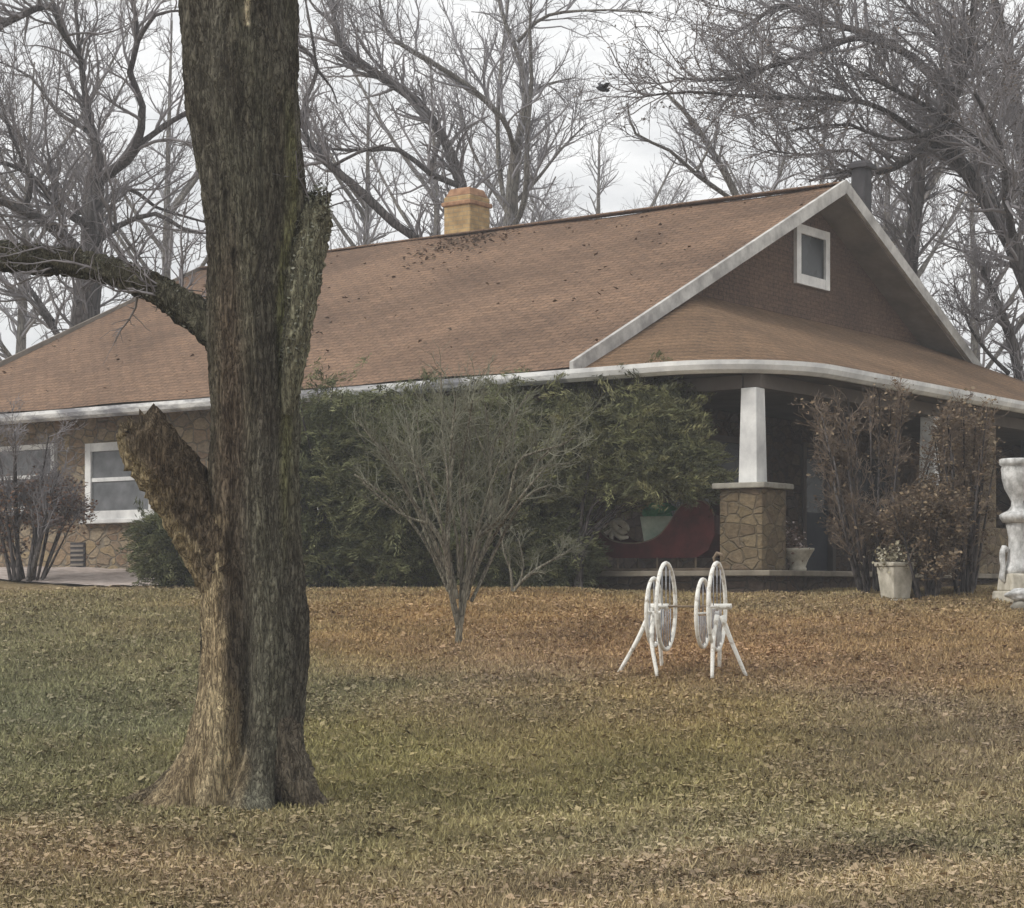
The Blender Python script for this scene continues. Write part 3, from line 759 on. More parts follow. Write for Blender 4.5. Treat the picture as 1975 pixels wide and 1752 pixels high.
# front windows (local plane y = YW0)
def win_front(x0, x1, z0, z1, fr, m_glass, mullion=None):
    y = YW0
    mb = MB(); mb.box(x0, x0 + fr, y - .07, y + .02, z0, z1); mb.box(x1 - fr, x1, y - .07, y + .02, z0, z1)
    mb.box(x0 + fr, x1 - fr, y - .065, y + .02, z0, z0 + fr); mb.box(x0 + fr, x1 - fr, y - .065, y + .02, z1 - fr, z1)
    if mullion: mb.box(x0 + fr, x1 - fr, y - .05, y + .01, mullion - .03, mullion + .03)
    o = mb.build('window', M['white'], house)
    MB().box(x0 + fr, x1 - fr, y - .03, y - .002, z0 + fr, z1 - fr).build('pane', m_glass, o)
    MB().box(x0 - .08, x1 + .08, y - .13, y + .01, z0 - .07, z0 - .003).build('sill', M['white'], o, bevel=.01)
win_front(-12.62, -11.05, 2.78, 3.98, .13, M['glass_grey'], 3.4)
win_front(-15.2, -13.35, 2.95, 4.02, .08, M['glass_grey'], 3.5)
win_front(-9.2, -6.6, 2.75, 4.0, .11, M['glass'], 3.45)
# basement vent
mb = MB(); mb.box(-13.02, -12.68, YW0 - .02, YW0 + .02, 2.02, 2.42)
vent = mb.build('basement_vent', M['metal'], house)
mb = MB()
for k_ in range(5): mb.box(-13.0, -12.7, YW0 - .035, YW0 - .021, 2.05 + k_ * .075, 2.085 + k_ * .075)
mb.build('slat', M['soffit'], vent)
# door
mb = MB(); mb.box(XW - .14, XW - .06, 7.36, 8.24, 1.92, 3.93); door = mb.build('door', M['door'], house)
mb = MB(); mb.box(XW - .06, XW - .045, 7.5, 8.1, 2.9, 3.75); mb.build('pane', M['glass'], door)
mb = MB(); mb.lathe([(.0, 0), (.03, .0), (.035, .03), (.0, .05)], 0, 0, 12); h_ = mb.build('handle', M['metal'], door); h_.location = (XW - .045, 8.16, 2.9); h_.rotation_euler = (0, R(90), 0)
mb = MB(); mb.box(XW - .15, XW + .03, 7.25, 7.36, 1.9, 4.0); mb.box(XW - .15, XW + .03, 8.24, 8.35, 1.9, 4.0); mb.box(XW - .15, XW + .03, 7.36, 8.24, 3.93, 4.0); mb.build('door_frame', M['ceiling'], house)
win_side('porch_window', 8.9, 10.6, 2.6, 3.95, XW + .002, .09, M['ceiling'], M['glass'], house)
win_side('porch_window', 3.2, 5.4, 2.6, 3.95, XW + .002, .09, M['ceiling'], M['glass'], house)
# porch slab and piers
mb = MB(); mb.box(XW + .003, -.02, .08, 14.4, 1.83, 1.90); mb.build('porch_floor', M['slab'], house, bevel=.012)
mb = MB(); mb.box(XW + .003, -.20, .26, 14.3, 1.3, 1.829); mb.build('foundation', M['stone_dark'], house)  # darker stone puts the shade under the slab edge into the colour
for (cx, cy, nm, hide) in ((-.5, .52, 0, 0), (-.5, 5.6, 1, 0), (-.5, 10.4, 2, 0)):
    mb = MB(); mb.box(cx - .30, cx + .30, cy - .30, cy + .30, 1.901, 2.895); pier = mb.build('pier', M['stone_pier'], house, bevel=.02)
    MB().box(cx - .37, cx + .37, cy - .37, cy + .37, 2.896, 2.965).build('pier_cap', M['cap'], pier, bevel=.012)
    MB().frust(cx, cy, 2.966, EV - .222, .26, .215).build('column', M['white'], house, bevel=.01)
mb = MB(); mb.box(-.62, -.38, 5.91, 10.09, 1.901, 2.60); mb.build('parapet', M['stone_pier'], house, bevel=.02)
mb = MB(); mb.box(-.60, -.40, 6.2, 7.7, 2.601, EV - .222); mb.build('side_wall', M['stone_pier'], house, bevel=.01)
# yellow chimney on the ridge (behind it) and dark flue
def loc2px(x, y):  # helper, world from house-local
    c_, s_2 = math.cos(HR), math.sin(HR)
    return HX + x * c_ - y * s_2, HY + x * s_2 + y * c_
cxx, cyy = -10.62, 7.85
mb = MB(); mb.box(cxx - .30, cxx + .30, cyy - .30, cyy + .30, 7.2, 8.78); ch = mb.build('chimney', M['brick'], house, bevel=.02)
mb = MB(); mb.box(cxx - .335, cxx + .335, cyy - .335, cyy + .335, 8.60, 8.68); mb.frust(cxx, cyy, 8.781, 8.93, .56, .44); mb.build('chimney_cap', M['brick_red'], ch, bevel=.02)
mb = MB(); mb.box(cxx - .33, cxx + .33, cyy - .33, cyy + .33, 7.2, 8.02); mb.build('flashing', M['roof'], ch)
fx, fy = -3.9, 10.2
mb = MB(); mb.box(fx - .12, fx + .12, fy - .13, fy + .13, 6.7, 8.86); fl = mb.build('flue', M['metal'], house)
mb = MB(); mb.box(fx - .19, fx + .19, fy - .19, fy + .19, 8.861, 8.94); mb.frust(fx, fy, 8.941, 9.0, .34, .20); mb.build('flue_cap', M['metal'], fl, bevel=.01)

# leaves caught on the roof
def house_w(L):
    L = np.asarray(L, float); c_, s_2 = math.cos(HR), math.sin(HR)
    return np.stack([HX + L[:, 0] * c_ - L[:, 1] * s_2, HY + L[:, 0] * s_2 + L[:, 1] * c_, L[:, 2]], 1)
n_ = 240
lx = np.concatenate([RNG.uniform(XL, XR, n_), RNG.normal(-9.9, .55, 260)]); ly = np.concatenate([RNG.uniform(.1, 7.3, n_), 7.3 - np.abs(RNG.normal(0, .7, 260))])
lz = EV + sl * ly + TK + .03
tint = np.array([(.11, .08, .055), (.15, .10, .07), (.22, .16, .11)])[RNG.integers(0, 3, len(lx))]
tag(scatter_quads(house_w(np.stack([lx, ly, lz], 1)), RNG.uniform(.05, .11, len(lx)), .5, tint, 'roof_leaves', M['leaf']), 'dead leaves lying on the brown roof, thickest by the chimney', 'leaves', kind='stuff')

# gravel strip along the foundation at the left
xs = np.linspace(-17, -9.2, 60); v = []
for x_ in xs:
    for k_ in range(7):
        yl = .60 - k_ * .33 - .10 * math.sin(x_ * 2.1 + k_ * .3) * (k_ > 3); v.append((x_, yl, 0))
v = house_w(v); v[:, 2] = gz(v[:, 0], v[:, 1]) + .03 + .012 * vnoise(v[:, 0], v[:, 1], 8, 5)
f = [(a_ * 7 + b_, a_ * 7 + b_ + 1, a_ * 7 + b_ + 8, a_ * 7 + b_ + 7) for a_ in range(59) for b_ in range(6)]
tag(np_mesh('path', v, np.array(f), M['path'], None, True), 'pale pinkish gravel strip along the foot of the stone wall', 'path', kind='structure')

# ---------------------------------------------------------------- foreground tree
DT = 13.0; PM = F / DT
prof = [(1640, 225, 680), (1585, 262, 640), (1550, 290, 612), (1520, 315, 600), (1460, 350, 590), (1400, 374, 584), (1300, 386, 590), (1200, 384, 590), (1100, 388, 583), (1000, 397, 577), (900, 402, 570),
        (800, 408, 572), (700, 406, 572), (600, 406, 565), (500, 404, 572), (400, 395, 592), (300, 384, 587), (200, 362, 576), (100, 351, 571), (0, 345, 568), (-150, 330, 575), (-400, 330, 560), (-800, 350, 520)]
py = np.array([p[0] for p in prof], float)[::-1]; lf = np.array([p[1] for p in prof], float)[::-1]; rt = np.array([p[2] for p in prof], float)[::-1]
NZ, NA = 420, 160
pyv = np.linspace(1640, -800, NZ)
l_, r_ = np.interp(pyv, py, lf), np.interp(pyv, py, rt)
ker = np.ones(15) / 15
l_ = np.convolve(np.pad(l_, 7, 'edge'), ker, 'valid'); r_ = np.convolve(np.pad(r_, 7, 'edge'), ker, 'valid')
zc = EYE + (HZ - pyv) / PM; xc = ((l_ + r_) / 2 - 987.5) / PM; rad = (r_ - l_) / 2 / PM
th = np.linspace(0, 2 * math.pi, NA, endpoint=False)
Z2, TH = np.meshgrid(zc, th, indexing='ij'); RAD = rad[:, None] * np.ones_like(TH)
# two fused stems: a groove facing the camera (theta=-pi/2), wandering with height
gro = -math.pi / 2 - .32 + .22 * np.sin(Z2 * .9 + .6) + .10 * np.sin(Z2 * 2.3)
dg = np.angle(np.exp(1j * (TH - gro)))
low = np.clip((3.0 - Z2) / 2.2, 0, 1)
RAD *= 1 - (.13 + .22 * low) * np.exp(-(dg / .24) ** 2)
dg2 = np.angle(np.exp(1j * (TH - (-.75 + .2 * np.sin(Z2)))))
RAD *= 1 - (.05 + .08 * low) * np.exp(-(dg2 / .2) ** 2)
flare = np.clip((.95 - Z2) / .65, 0, 1) ** 1.6
RAD *= 1 + flare * (.15 * np.cos(5 * TH + 1.1) + .09 * np.cos(8 * TH + 2) + .04 * np.cos(13 * TH))
rid = np.sin(TH * 22 + 2.4 * np.sin(Z2 * 2.1) + 1.2 * np.sin(Z2 * 5.3 + TH * 3)) * .5 + np.sin(TH * 37 + 3 * np.sin(Z2 * 3.3 + 1) + np.sin(Z2 * 9 + TH * 5)) * .35 + np.sin(Z2 * 21 + TH * 9 + 2 * np.sin(TH * 13)) * .25
RAD += .013 * rid + .02 * np.sin(Z2 * 3.1 + TH * 2) * np.sin(TH * 3 - Z2 * 1.7) + RNG.normal(0, .0030, RAD.shape)
XX = xc[:, None] + RAD * np.cos(TH); YY = DT + RAD * np.sin(TH) * .92
V = np.stack([XX, YY, Z2], -1).reshape(-1, 3)
ii, jj = np.meshgrid(np.arange(NZ - 1), np.arange(NA), indexing='ij'); a0 = (ii * NA + jj).ravel(); a1 = (ii * NA + (jj + 1) % NA).ravel()
Fq = np.stack([a0, a1, a1 + NA, a0 + NA], 1)
tint = np.ones((NZ, NA, 3)) * np.array((.92, .90, .86))
lichen = np.clip(vnoise(TH * 2.2, Z2 * 1.1, 1.3, 51) * 1.2 + .1, 0, 1)[..., None]
tint = tint * (1 - lichen * .6) + np.array((1.12, 1.16, 1.0)) * lichen * .6
brown = np.exp(-((TH - (math.pi * 1.5 - .55)) / .5) ** 2) * np.clip((2.9 - np.abs(Z2 - 2.2) * 1.6), 0, 1)
tint = tint * (1 - .5 * brown[..., None]) + np.array((1.1, .78, .62)) * .5 * brown[..., None]
# moss streak on the right, grey-green lower stem
mossc = np.exp(-((np.angle(np.exp(1j * (TH - (-.62 + .05 * np.sin(Z2 * 3)))))) / .16) ** 2) * np.clip((Z2 - 1.7) / .6, 0, 1) * np.clip((4.9 - Z2) / .4, 0, 1)
tint = tint * (1 - mossc[..., None] * .8) + np.array((1.55, 1.65, 1.0)) * mossc[..., None] * .8
gr = np.exp(-((np.angle(np.exp(1j * (TH - (-1.12))))) / .42) ** 2) * np.clip((2.4 - Z2) / .8, 0, 1)
tint = tint * (1 - gr[..., None] * .7) + np.array((1.45, 1.5, 1.38)) * gr[..., None] * .7
# bare pale wood down the left edge
low2 = np.clip((1.25 - Z2) / .6, 0, 1)
pe = -math.pi + .55 + .25 * low2 + .06 * np.sin(Z2 * 6) + .05 * np.sin(Z2 * 15)
pw = np.clip(1.45 - np.abs(np.angle(np.exp(1j * (TH - pe)))) / (.40 + .32 * low2), 0, 1) * np.clip((2.15 - Z2) / .12, 0, 1)
pw = np.clip(pw * 2.4 * (0.85 + .45 * rid), 0, 1)
tint = tint * (1 - pw[..., None]) + np.array((3.6, 3.1, 2.35)) * pw[..., None]
sc1 = np.exp(-((np.angle(np.exp(1j * (TH + 1.28 + (5.3 - Z2) * .2)))) / .035) ** 2) * ((Z2 > 5.18) & (Z2 < 5.45))
tint = tint * (1 - sc1[..., None]) + np.array((6.0, 5.6, 4.8)) * sc1[..., None]
TB = np.array(((482 - 987.5) / PM, DT, .32))
big = empty('old_tree', tuple(TB), 0, 'massive old tree in the front lawn with a torn limb stub and flaring roots', 'tree')
np_mesh('trunk', V, Fq, M['bark_big'], big, True, tint.reshape(-1, 3), origin=TB)

def rough_limb(pts, wpx, name, tintc, jag=0.0, k=28, step=.03, amp=.12, ztilt=None):
    P = [at(a_, b_, DT + d_) for a_, b_, d_ in pts]; rr = [w_ / 2 / PM for w_ in wpx]
    p, r = smooth_line(P, rr, step); v_, q_ = tubes(p[None], r[None], k)
    v_ = v_.reshape(len(p), k, 3); c = p[:, None, :]; d = v_ - c
    t_ = np.arange(k) / k * 2 * math.pi; s_3 = np.arange(len(p)) * step
    S, T_ = np.meshgrid(s_3, t_, indexing='ij')
    am = 1 + amp * (np.sin(T_ * 7 + 2 * np.sin(S * 5)) * .5 + np.sin(T_ * 12 + S * 9 + 2 * np.sin(S * 11)) * .4 + RNG.normal(0, .35, S.shape))
    v_ = c + d * am[..., None]
    tl = np.ones((len(p), k, 3)) * np.array(tintc)
    if ztilt is not None:
        under = np.clip((d @ np.array((-.66, -.30, -.66)) / (np.linalg.norm(d, axis=2) + 1e-9)) * 2.6 - 1.35 + .35 * np.sin(S * 13 + T_ * 5), 0, 1)[..., None]
        tl = tl * (1 - under) + np.array(ztilt) * under
    V_ = v_.reshape(-1, 3); n0 = len(V_)
    cap = np.array([p[-1] + (p[-1] - p[-2]) * .6, p[0]]); V_ = np.vstack([V_, cap])
    j = np.arange(k); e = (len(p) - 1) * k
    capq = np.stack([e + j, e + (j + 1) % k, np.full(k, n0), np.full(k, n0)], 1)
    tri = np.concatenate([q_[:, [0, 1, 2]], q_[:, [0, 2, 3]], capq[:, :3]])
    if jag:
        ring = np.arange(k); V_[e + ring] += (p[-1] - p[-4]) / np.linalg.norm(p[-1] - p[-4]) * RNG.uniform(-jag, jag, k)[:, None]
    tt = np.vstack([tl.reshape(-1, 3), np.array([tintc, tintc])])
    return np_mesh(name, V_, tri, M['bark_big'], big, True, tt, origin=TB)
# torn limb stub to the left, with pale wood on its underside
rough_limb([(470, 1230, 0), (440, 1120, -.05), (385, 1010, -.05), (330, 920, -.1), (290, 860, -.12), (268, 820, -.12)], [60, 110, 120, 118, 112, 96], 'broken_limb', (1.02, .84, .70), .07, 40, .025, .12, (2.8, 2.4, 1.8))
# mossy dead limb on the right
rough_limb([(552, 800, -.12), (566, 700, -.14), (578, 600, -.12), (588, 500, -.08), (602, 430, -.02), (612, 392, 0)], [26, 46, 54, 70, 76, 44], 'mossy_limb', (1.75, 1.78, 1.50), .10, 28, .03, .2)
# drooping limb to the left
rough_limb([(470, 690, .0), (410, 628, .1), (350, 588, .2), (280, 548, .4), (150, 508, .8), (0, 492, 1.3), (-200, 440, 2.0), (-420, 330, 2.4)], [80, 74, 58, 54, 54, 60, 48, 26], 'side_limb', (.72, .72, .62), 0, 24, .03, .20)
# roots
rough_limb([(450, 1400, .18), (385, 1470, .08), (315, 1530, -.03), (240, 1556, -.12), (160, 1562, -.2), (90, 1578, -.25), (30, 1620, -.25)], [110, 84, 52, 32, 24, 20, 14], 'root', (1.7, 1.5, 1.2), 0, 26, .03, .14)
rough_limb([(520, 1400, -.1), (560, 1500, -.15), (596, 1545, -.2), (640, 1575, -.2), (700, 1615, -.1)], [100, 84, 56, 30, 14], 'root', (1.35, 1.22, 1.1), 0, 26, .03, .16)
# crown limbs above the frame, twigs on the stub and side limb
def limb_lines(L):
    o = [smooth_line([at(a_, b_, DT + d_) for a_, b_, d_ in pts], [w_ / 2 / PM for w_ in wp], .15) for pts, wp in L]
    return [a_ for a_, _ in o], [b_ for _, b_ in o]
UL = [([(440, -700, 0), (420, -1100, .5), (300, -1600, 1.5), (200, -2300, 2)], [150, 100, 60, 20]), ([(440, -700, 0), (520, -1200, -.5), (700, -1700, -1), (900, -2300, -1.5)], [140, 90, 55, 18]),
      ([(440, -500, 0), (250, -800, 1.5), (-100, -1000, 3), (-500, -1300, 4)], [90, 60, 40, 12]), ([(450, -450, 0), (700, -900, 1), (1100, -1200, 2), (1500, -1500, 3)], [90, 55, 35, 12])]
Pu, Ru = limb_lines(UL)
vv = []; qq = []; of = 0
for p, r in zip(Pu, Ru):
    a_, b_ = tubes(p[None], r[None], 10); vv.append(a_); qq.append(b_ + of); of += len(a_)
np_mesh('upper_limb', np.vstack(vv), np.vstack(qq), M['bark_far'], big, True, origin=TB)
o1, r1 = grow(Pu, Ru, 160, (.8, 2.2), .4, .8, .2, .2, 7, .2, RNG, .006)
o2, r2 = grow(list(o1), list(r1), 1500, (.3, .9), .6, .8, .1, .2, 5, .1, RNG, .003)
sideP, sideR = limb_lines([([(350, 590, .2), (290, 556, .4), (150, 508, .8), (0, 492, 1.3), (-200, 440, 2.0)], [58, 52, 52, 58, 48]), ([(590, 500, -.08), (604, 430, -.02), (616, 380, 0)], [30, 40, 30])])
o3, r3 = grow(sideP, sideR, 90, (.25, .8), .14, 1.1, .5, .25, 6, 0, RNG, .0035, .012)
o4, r4 = grow(list(o3), list(r3), 700, (.08, .3), .6, .9, .2, .25, 5, .1, RNG, .0018)
vv = []; qq = []; of = 0
for o_, r_2 in ((o1, r1), (o2, r2), (o3, r3), (o4, r4)):
    a_, b_ = tubes(o_, r_2, 3); vv.append(a_); qq.append(b_ + of); of += len(a_)
np_mesh('twigs', np.vstack(vv), np.vstack(qq), M['twig'], big, False, origin=TB)
# moss / ivy tufts on the dead limb and along the side limb
C = []
for line, wpx, cnt in ((((566, 700, -.14), (578, 600, -.12), (588, 500, -.08), (602, 430, -.02), (614, 388, 0)), (46, 54, 70, 76, 44), 2600),
                       (((612, 400, 0), (618, 366, 0)), (50, 26), 260),
                       (((410, 628, .1), (350, 588, .2), (280, 548, .4), (150, 508, .8), (0, 492, 1.3)), (74, 58, 54, 54, 60), 1100)):
    p, r = smooth_line([at(a_, b_, DT + d_) for a_, b_, d_ in line], [w_ / 2 / PM for w_ in wpx], .03)
    k_ = RNG.integers(0, len(p), cnt); dd = RNG.normal(0, 1, (cnt, 3)); dd /= np.linalg.norm(dd, axis=1, keepdims=True)
    C.append(p[k_] + dd * (r[k_] * RNG.uniform(.95, 1.16, cnt))[:, None])
C = np.vstack(C); tn = np.array([(.16, .165, .12), (.24, .245, .19), (.12, .125, .09), (.32, .32, .26)])[RNG.integers(0, 4, len(C))]
tn[len(C) - 1100:] *= .55
scatter_quads(C - TB, RNG.uniform(.012, .032, len(C)), 1.2, tn, 'moss', M['leaf'], big)

# ---------------------------------------------------------------- evergreen shrubs
def evergreen(cx, cy, rx, ry, hz, label, seed, n_tip=900, per=84, pal=None, lean=0, group='dark evergreen shrubs along the front of the house', size=(.035, .10), bottom=.0):
    rng = np.random.default_rng(seed); g = float(gz(cx, cy))
    root = empty('evergreen_shrub', (cx, cy, g), 0, label, 'shrub', group)
    u = rng.uniform(-1, 1, n_tip); ph = rng.uniform(0, 2 * math.pi, n_tip); st = np.sqrt(1 - u * u)
    d = np.stack([st * np.cos(ph), st * np.sin(ph), u], 1)
    lump = 1 + .16 * np.sin(ph * 4 + u * 5 + seed) + .12 * np.sin(ph * 9 - u * 8) + rng.normal(0, .07, n_tip)
    rr = lump * rng.uniform(.25, 1, n_tip) ** .4
    tips = d * rr[:, None] * np.array((rx, ry, hz / 2)) + np.array((0, 0, hz / 2))
    tips = tips[tips[:, 2] > .05 + bottom]; n_tip = len(tips); d = tips - np.array((0, 0, hz / 2)); d /= np.linalg.norm(d, axis=1, keepdims=True) + 1e-9
    tips[:, 0] += lean
    # woody stems from the base out to the tips
    nb = 120 if not bottom else 9; ids = rng.choice(n_tip, nb, replace=False); L = np.zeros((nb, 6, 3))
    for q in range(6):
        t = q / 5; e_ = 1.1 if not bottom else 2.6; L[:, q] = tips[ids] * np.array((t ** e_, t ** e_, 1))[None] * np.array((1, 1, t ** .8)) + rng.normal(0, .03, (nb, 3)) * (q > 0)
    L[:, 0] = rng.normal(0, .08, (nb, 3)) * np.array((1, 1, 0)); L[:, 0, 2] = -.05
    v_, q_ = tubes(L, np.linspace(.03, .006, 6)[None] * rng.uniform(.6, 1.3, (nb, 1)), 4)
    np_mesh('stems', v_, q_, M['bark_far'], root)
    # sprays: drooping horizontal sprigs of needles
    sd_ = d * np.array((1, 1, .35)) + rng.normal(0, .45, d.shape); sd_[:, 2] += .05; sd_ /= np.linalg.norm(sd_, axis=1, keepdims=True)
    N = n_tip * per; tip = np.repeat(tips, per, 0); sdir = np.repeat(sd_, per, 0)
    t = rng.uniform(-.24, .20, (N, 1)); C = tip + sdir * t + rng.normal(0, .022, (N, 3)) * np.array((1, 1, .6)) * (1.6 - 2.2 * t) - np.array((0, 0, .6)) * (t + .24) ** 2 * 1.2
    nd = sdir + rng.normal(0, .38, (N, 3)) * np.array((1, 1, .6)); nd /= np.linalg.norm(nd, axis=1, keepdims=True)
    sz = rng.uniform(size[0], size[1], (N, 1)); wv = np.cross(nd, rng.normal(0, 1, (N, 3))); wv /= np.linalg.norm(wv, axis=1, keepdims=True)
    Vq = np.stack([C - nd * sz * .5, C + wv * sz * .085, C + nd * sz * .5, C - wv * sz * .085], 1).reshape(-1, 3)
    pal = np.array(pal or [(.050, .056, .028), (.066, .072, .034), (.085, .090, .042), (.042, .046, .027)])
    tc_ = np.repeat(pal[rng.integers(0, len(pal), n_tip)] * rng.uniform(.6, 1.5, (n_tip, 1)), per, 0) * rng.uniform(.8, 1.2, (N, 1))
    np_mesh('foliage', Vq, np.arange(N * 4).reshape(-1, 4), M['needle'], root, False, np.repeat(tc_, 4, 0))
    return root
OL = [(.130, .136, .068), (.165, .168, .080), (.21, .205, .105), (.095, .098, .055)]
DK = [(.075, .082, .042), (.112, .12, .060), (.16, .163, .082)]
def on(px, D): return (px - 987.5) / F * D
evergreen(on(640, 27), 27.0, 1.15, 1.0, 2.75, 'dark evergreen shrub hard against the right side of the big trunk', 61, 1500, pal=DK)
evergreen(on(800, 26.6), 26.6, 1.15, 1.0, 2.65, 'dark evergreen shrub directly behind the grey stemmed bare shrub', 62, 1400, pal=DK + [OL[0]])
evergreen(on(985, 26.2), 26.2, 1.05, .95, 2.65, 'evergreen shrub in the middle of the row, right of the bare shrub', 63, 1400, pal=DK + OL[:2])
evergreen(on(1095, 25.8), 25.8, .95, .8, 2.7, 'olive green evergreen shrub above the front of the red sleigh', 64, 1300, pal=OL, bottom=1.15, lean=.38)
evergreen(on(1112, 25.3), 25.3, .68, .55, 2.7, 'olive green evergreen shrub beside the white porch column', 65, 1000, pal=OL, bottom=1.18, lean=1.10)
evergreen(on(1085, 25.6), 25.6, .42, .38, 1.0, 'low evergreen sprig shrub left of the sleigh', 67, 420, pal=DK, group=None)
evergreen(on(338, 27.5), 27.5, .55, .5, 1.25, 'small dark evergreen behind the left side of the big trunk', 66, 520, pal=DK, group=None)

# ---------------------------------------------------------------- bare shrubs
SHR = (M['bark_shrub'], M['twig_shrub'])
rg = np.random.default_rng(99); SHFAN = []
for q in range(15):
    a = (q / 14 * 2 - 1) + rg.uniform(-.05, .05); x0 = 888 + a * 22; tx = 890 + a * 205; ty = 770 + 130 * abs(a) ** 1.5 + rg.uniform(-30, 50)
    SHFAN.append([(x0, 1140 + rg.uniform(-30, 30), 8, rg.uniform(-.1, .1)), (x0 + (tx - x0) * .28 + rg.uniform(-8, 8), 1040, 6, rg.uniform(-.3, .3)), (x0 + (tx - x0) * .62 + rg.uniform(-14, 14), 930 + 30 * abs(a), 4.5, rg.uniform(-.6, .6)), (tx + rg.uniform(-30, 30), ty, 2, rg.uniform(-.8, .8))])
make_tree('bare_shrub', [
    [(884, 1262, 15), (886, 1210, 15), (896, 1150, 13), (905, 1100, 12), (912, 1050, 11), (945, 1000, 9), (945, 900, 7), (955, 850, 6), (985, 810, 4), (1020, 760, 3)],
    [(886, 1215, 12, 0), (868, 1130, 12, -.1), (860, 1060, 11, -.2), (830, 1010, 9, -.2), (790, 960, 7, -.3), (760, 900, 5, -.4), (720, 850, 4, -.5), (690, 810, 3, -.5)],
    [(862, 1065, 9, -.2), (865, 1010, 8, -.1), (868, 930, 6, 0), (875, 860, 6, .1), (855, 800, 4, .1), (850, 720, 3, .1)],
    [(860, 1050, 7, -.2), (845, 990, 6, -.3), (830, 940, 5, -.4), (770, 850, 3, -.5)],
    [(905, 1100, 8, 0), (900, 1040, 7, .2), (898, 960, 5, .3), (893, 880, 4, .4), (910, 780, 3, .4)],
    [(915, 1045, 8, 0), (975, 985, 6, -.2), (990, 920, 5, -.3), (1010, 880, 5, -.4), (1080, 860, 3, -.5), (1110, 840, 2, -.5)],
    [(945, 1000, 6, 0), (1000, 940, 5, .2), (1050, 900, 4, .3), (1100, 895, 2, .3)],
    [(830, 1010, 6, -.2), (770, 990, 4, -.2), (700, 930, 3, -.2)],
    [(945, 900, 5, 0), (920, 840, 4, 0), (900, 780, 3, 0)],
] + SHFAN, 20, .45, (110, 640, 2000), SHR, 'spreading grey stemmed bare shrub on the lawn in front of the dark evergreens', 'shrub', seed=21,
    lens=(.85, .5, .26), rmin=(.0055, .0038, .0026), t0=.3, upb=.3, wob=.05)
make_tree('bare_shrub', [
    [(990, 1142, 7), (1005, 1122, 7), (1035, 1098, 6), (1070, 1078, 4), (1100, 1060, 2)],
    [(988, 1140, 6, 0), (985, 1100, 5, .1), (972, 1065, 4, .1), (965, 1020, 3, .2), (950, 990, 2, .2)],
    [(1000, 1128, 4, 0), (1010, 1090, 3, 0), (1000, 1040, 2, 0)],
], 24, .4, (26, 160, 300), SHR, 'low pale dead branch sprouting at the foot of the evergreens', 'shrub', seed=22, lens=(.4, .25, .15), rmin=(.005, .0035, .003), t0=.1, wob=.04)
BRN = [(.21, .155, .10), (.16, .115, .075), (.26, .20, .13), (.12, .09, .065), (.20, .16, .11)]
M['twig_brown'] = painted('reddish brown twigs', (.12, .09, .068), (.24, .185, .14), 3.0, .9, 0)
BT = (M['bark_far'], M['twig_brown'])
def fan(px, base_y, top_y, D, nn, sp, seed, w0=7):
    rng = np.random.default_rng(seed); L = []
    for q in range(nn):
        a = rng.uniform(-1, 1); t = top_y + rng.uniform(0, .35) * (base_y - top_y) * abs(a)
        L.append([(px + a * sp * .25, base_y, w0, rng.uniform(-.2, .2)), (px + a * sp * .55, base_y + (t - base_y) * .4, w0 * .8, rng.uniform(-.4, .4)), (px + a * sp * .8, base_y + (t - base_y) * .75, w0 * .5, rng.uniform(-.5, .5)), (px + a * sp, t, 2, rng.uniform(-.6, .6))])
    return L
make_tree('brown_shrub', fan(1690, 1150, 760, 24.6, 18, 125, 71), 24.6, .5, (150, 1000, 3200), BT, 'loose brown twiggy shrub between the porch entrance and the far white column', 'shrub', 'brown shrubs by the porch', seed=23,
    lens=(.5, .35, .22), rmin=(.005, .0035, .003), t0=.1, leaf=(1800, (.03, .07), BRN, 'foliage'), dens=lambda p: np.clip(3.0 - p[:, 2], .12, 1))
make_tree('brown_shrub', fan(1790, 1160, 960, 24.0, 16, 75, 72), 24.0, .5, (140, 1000, 3000), BT, 'dense low brown shrub under the far white column', 'shrub', 'brown shrubs by the porch', seed=24,
    lens=(.45, .3, .2), rmin=(.005, .0035, .003), t0=.05, leaf=(9000, (.03, .07), BRN, 'foliage'))
make_tree('brown_shrub', fan(1860, 1165, 780, 24.2, 22, 60, 73), 24.2, .5, (110, 800, 2400), BT, 'tall narrow brown shrub left of the white garden urn', 'shrub', 'brown shrubs by the porch', seed=25,
    lens=(.4, .3, .2), rmin=(.005, .0035, .003), t0=.05, leaf=(3200, (.03, .07), BRN, 'foliage'))
RED = [(.19, .105, .07), (.24, .15, .10), (.13, .08, .06), (.28, .20, .14)]
make_tree('brown_shrub', fan(60, 1120, 940, 30.2, 16, 95, 74, 5), 30.2, .5, (120, 800, 2600), (M['bark_far'], M['twig']), 'reddish brown shrub against the stone wall at the far left', 'shrub', None, seed=26,
    lens=(.5, .35, .22), rmin=(.006, .004, .004), t0=.1, leaf=(5000, (.04, .08), RED, 'foliage'), dens=lambda p: np.clip((p[:, 2] - 2.2) * 2, .1, 1))
make_tree('bare_shrub', fan(40, 1120, 830, 29.8, 7, 80, 75, 8), 29.8, .5, (50, 360, 1200), FAR, 'thin dark stemmed shrub in front of the left end window', 'shrub', None, seed=27,
    lens=(.7, .45, .28), rmin=(.007, .005, .004), t0=.3)

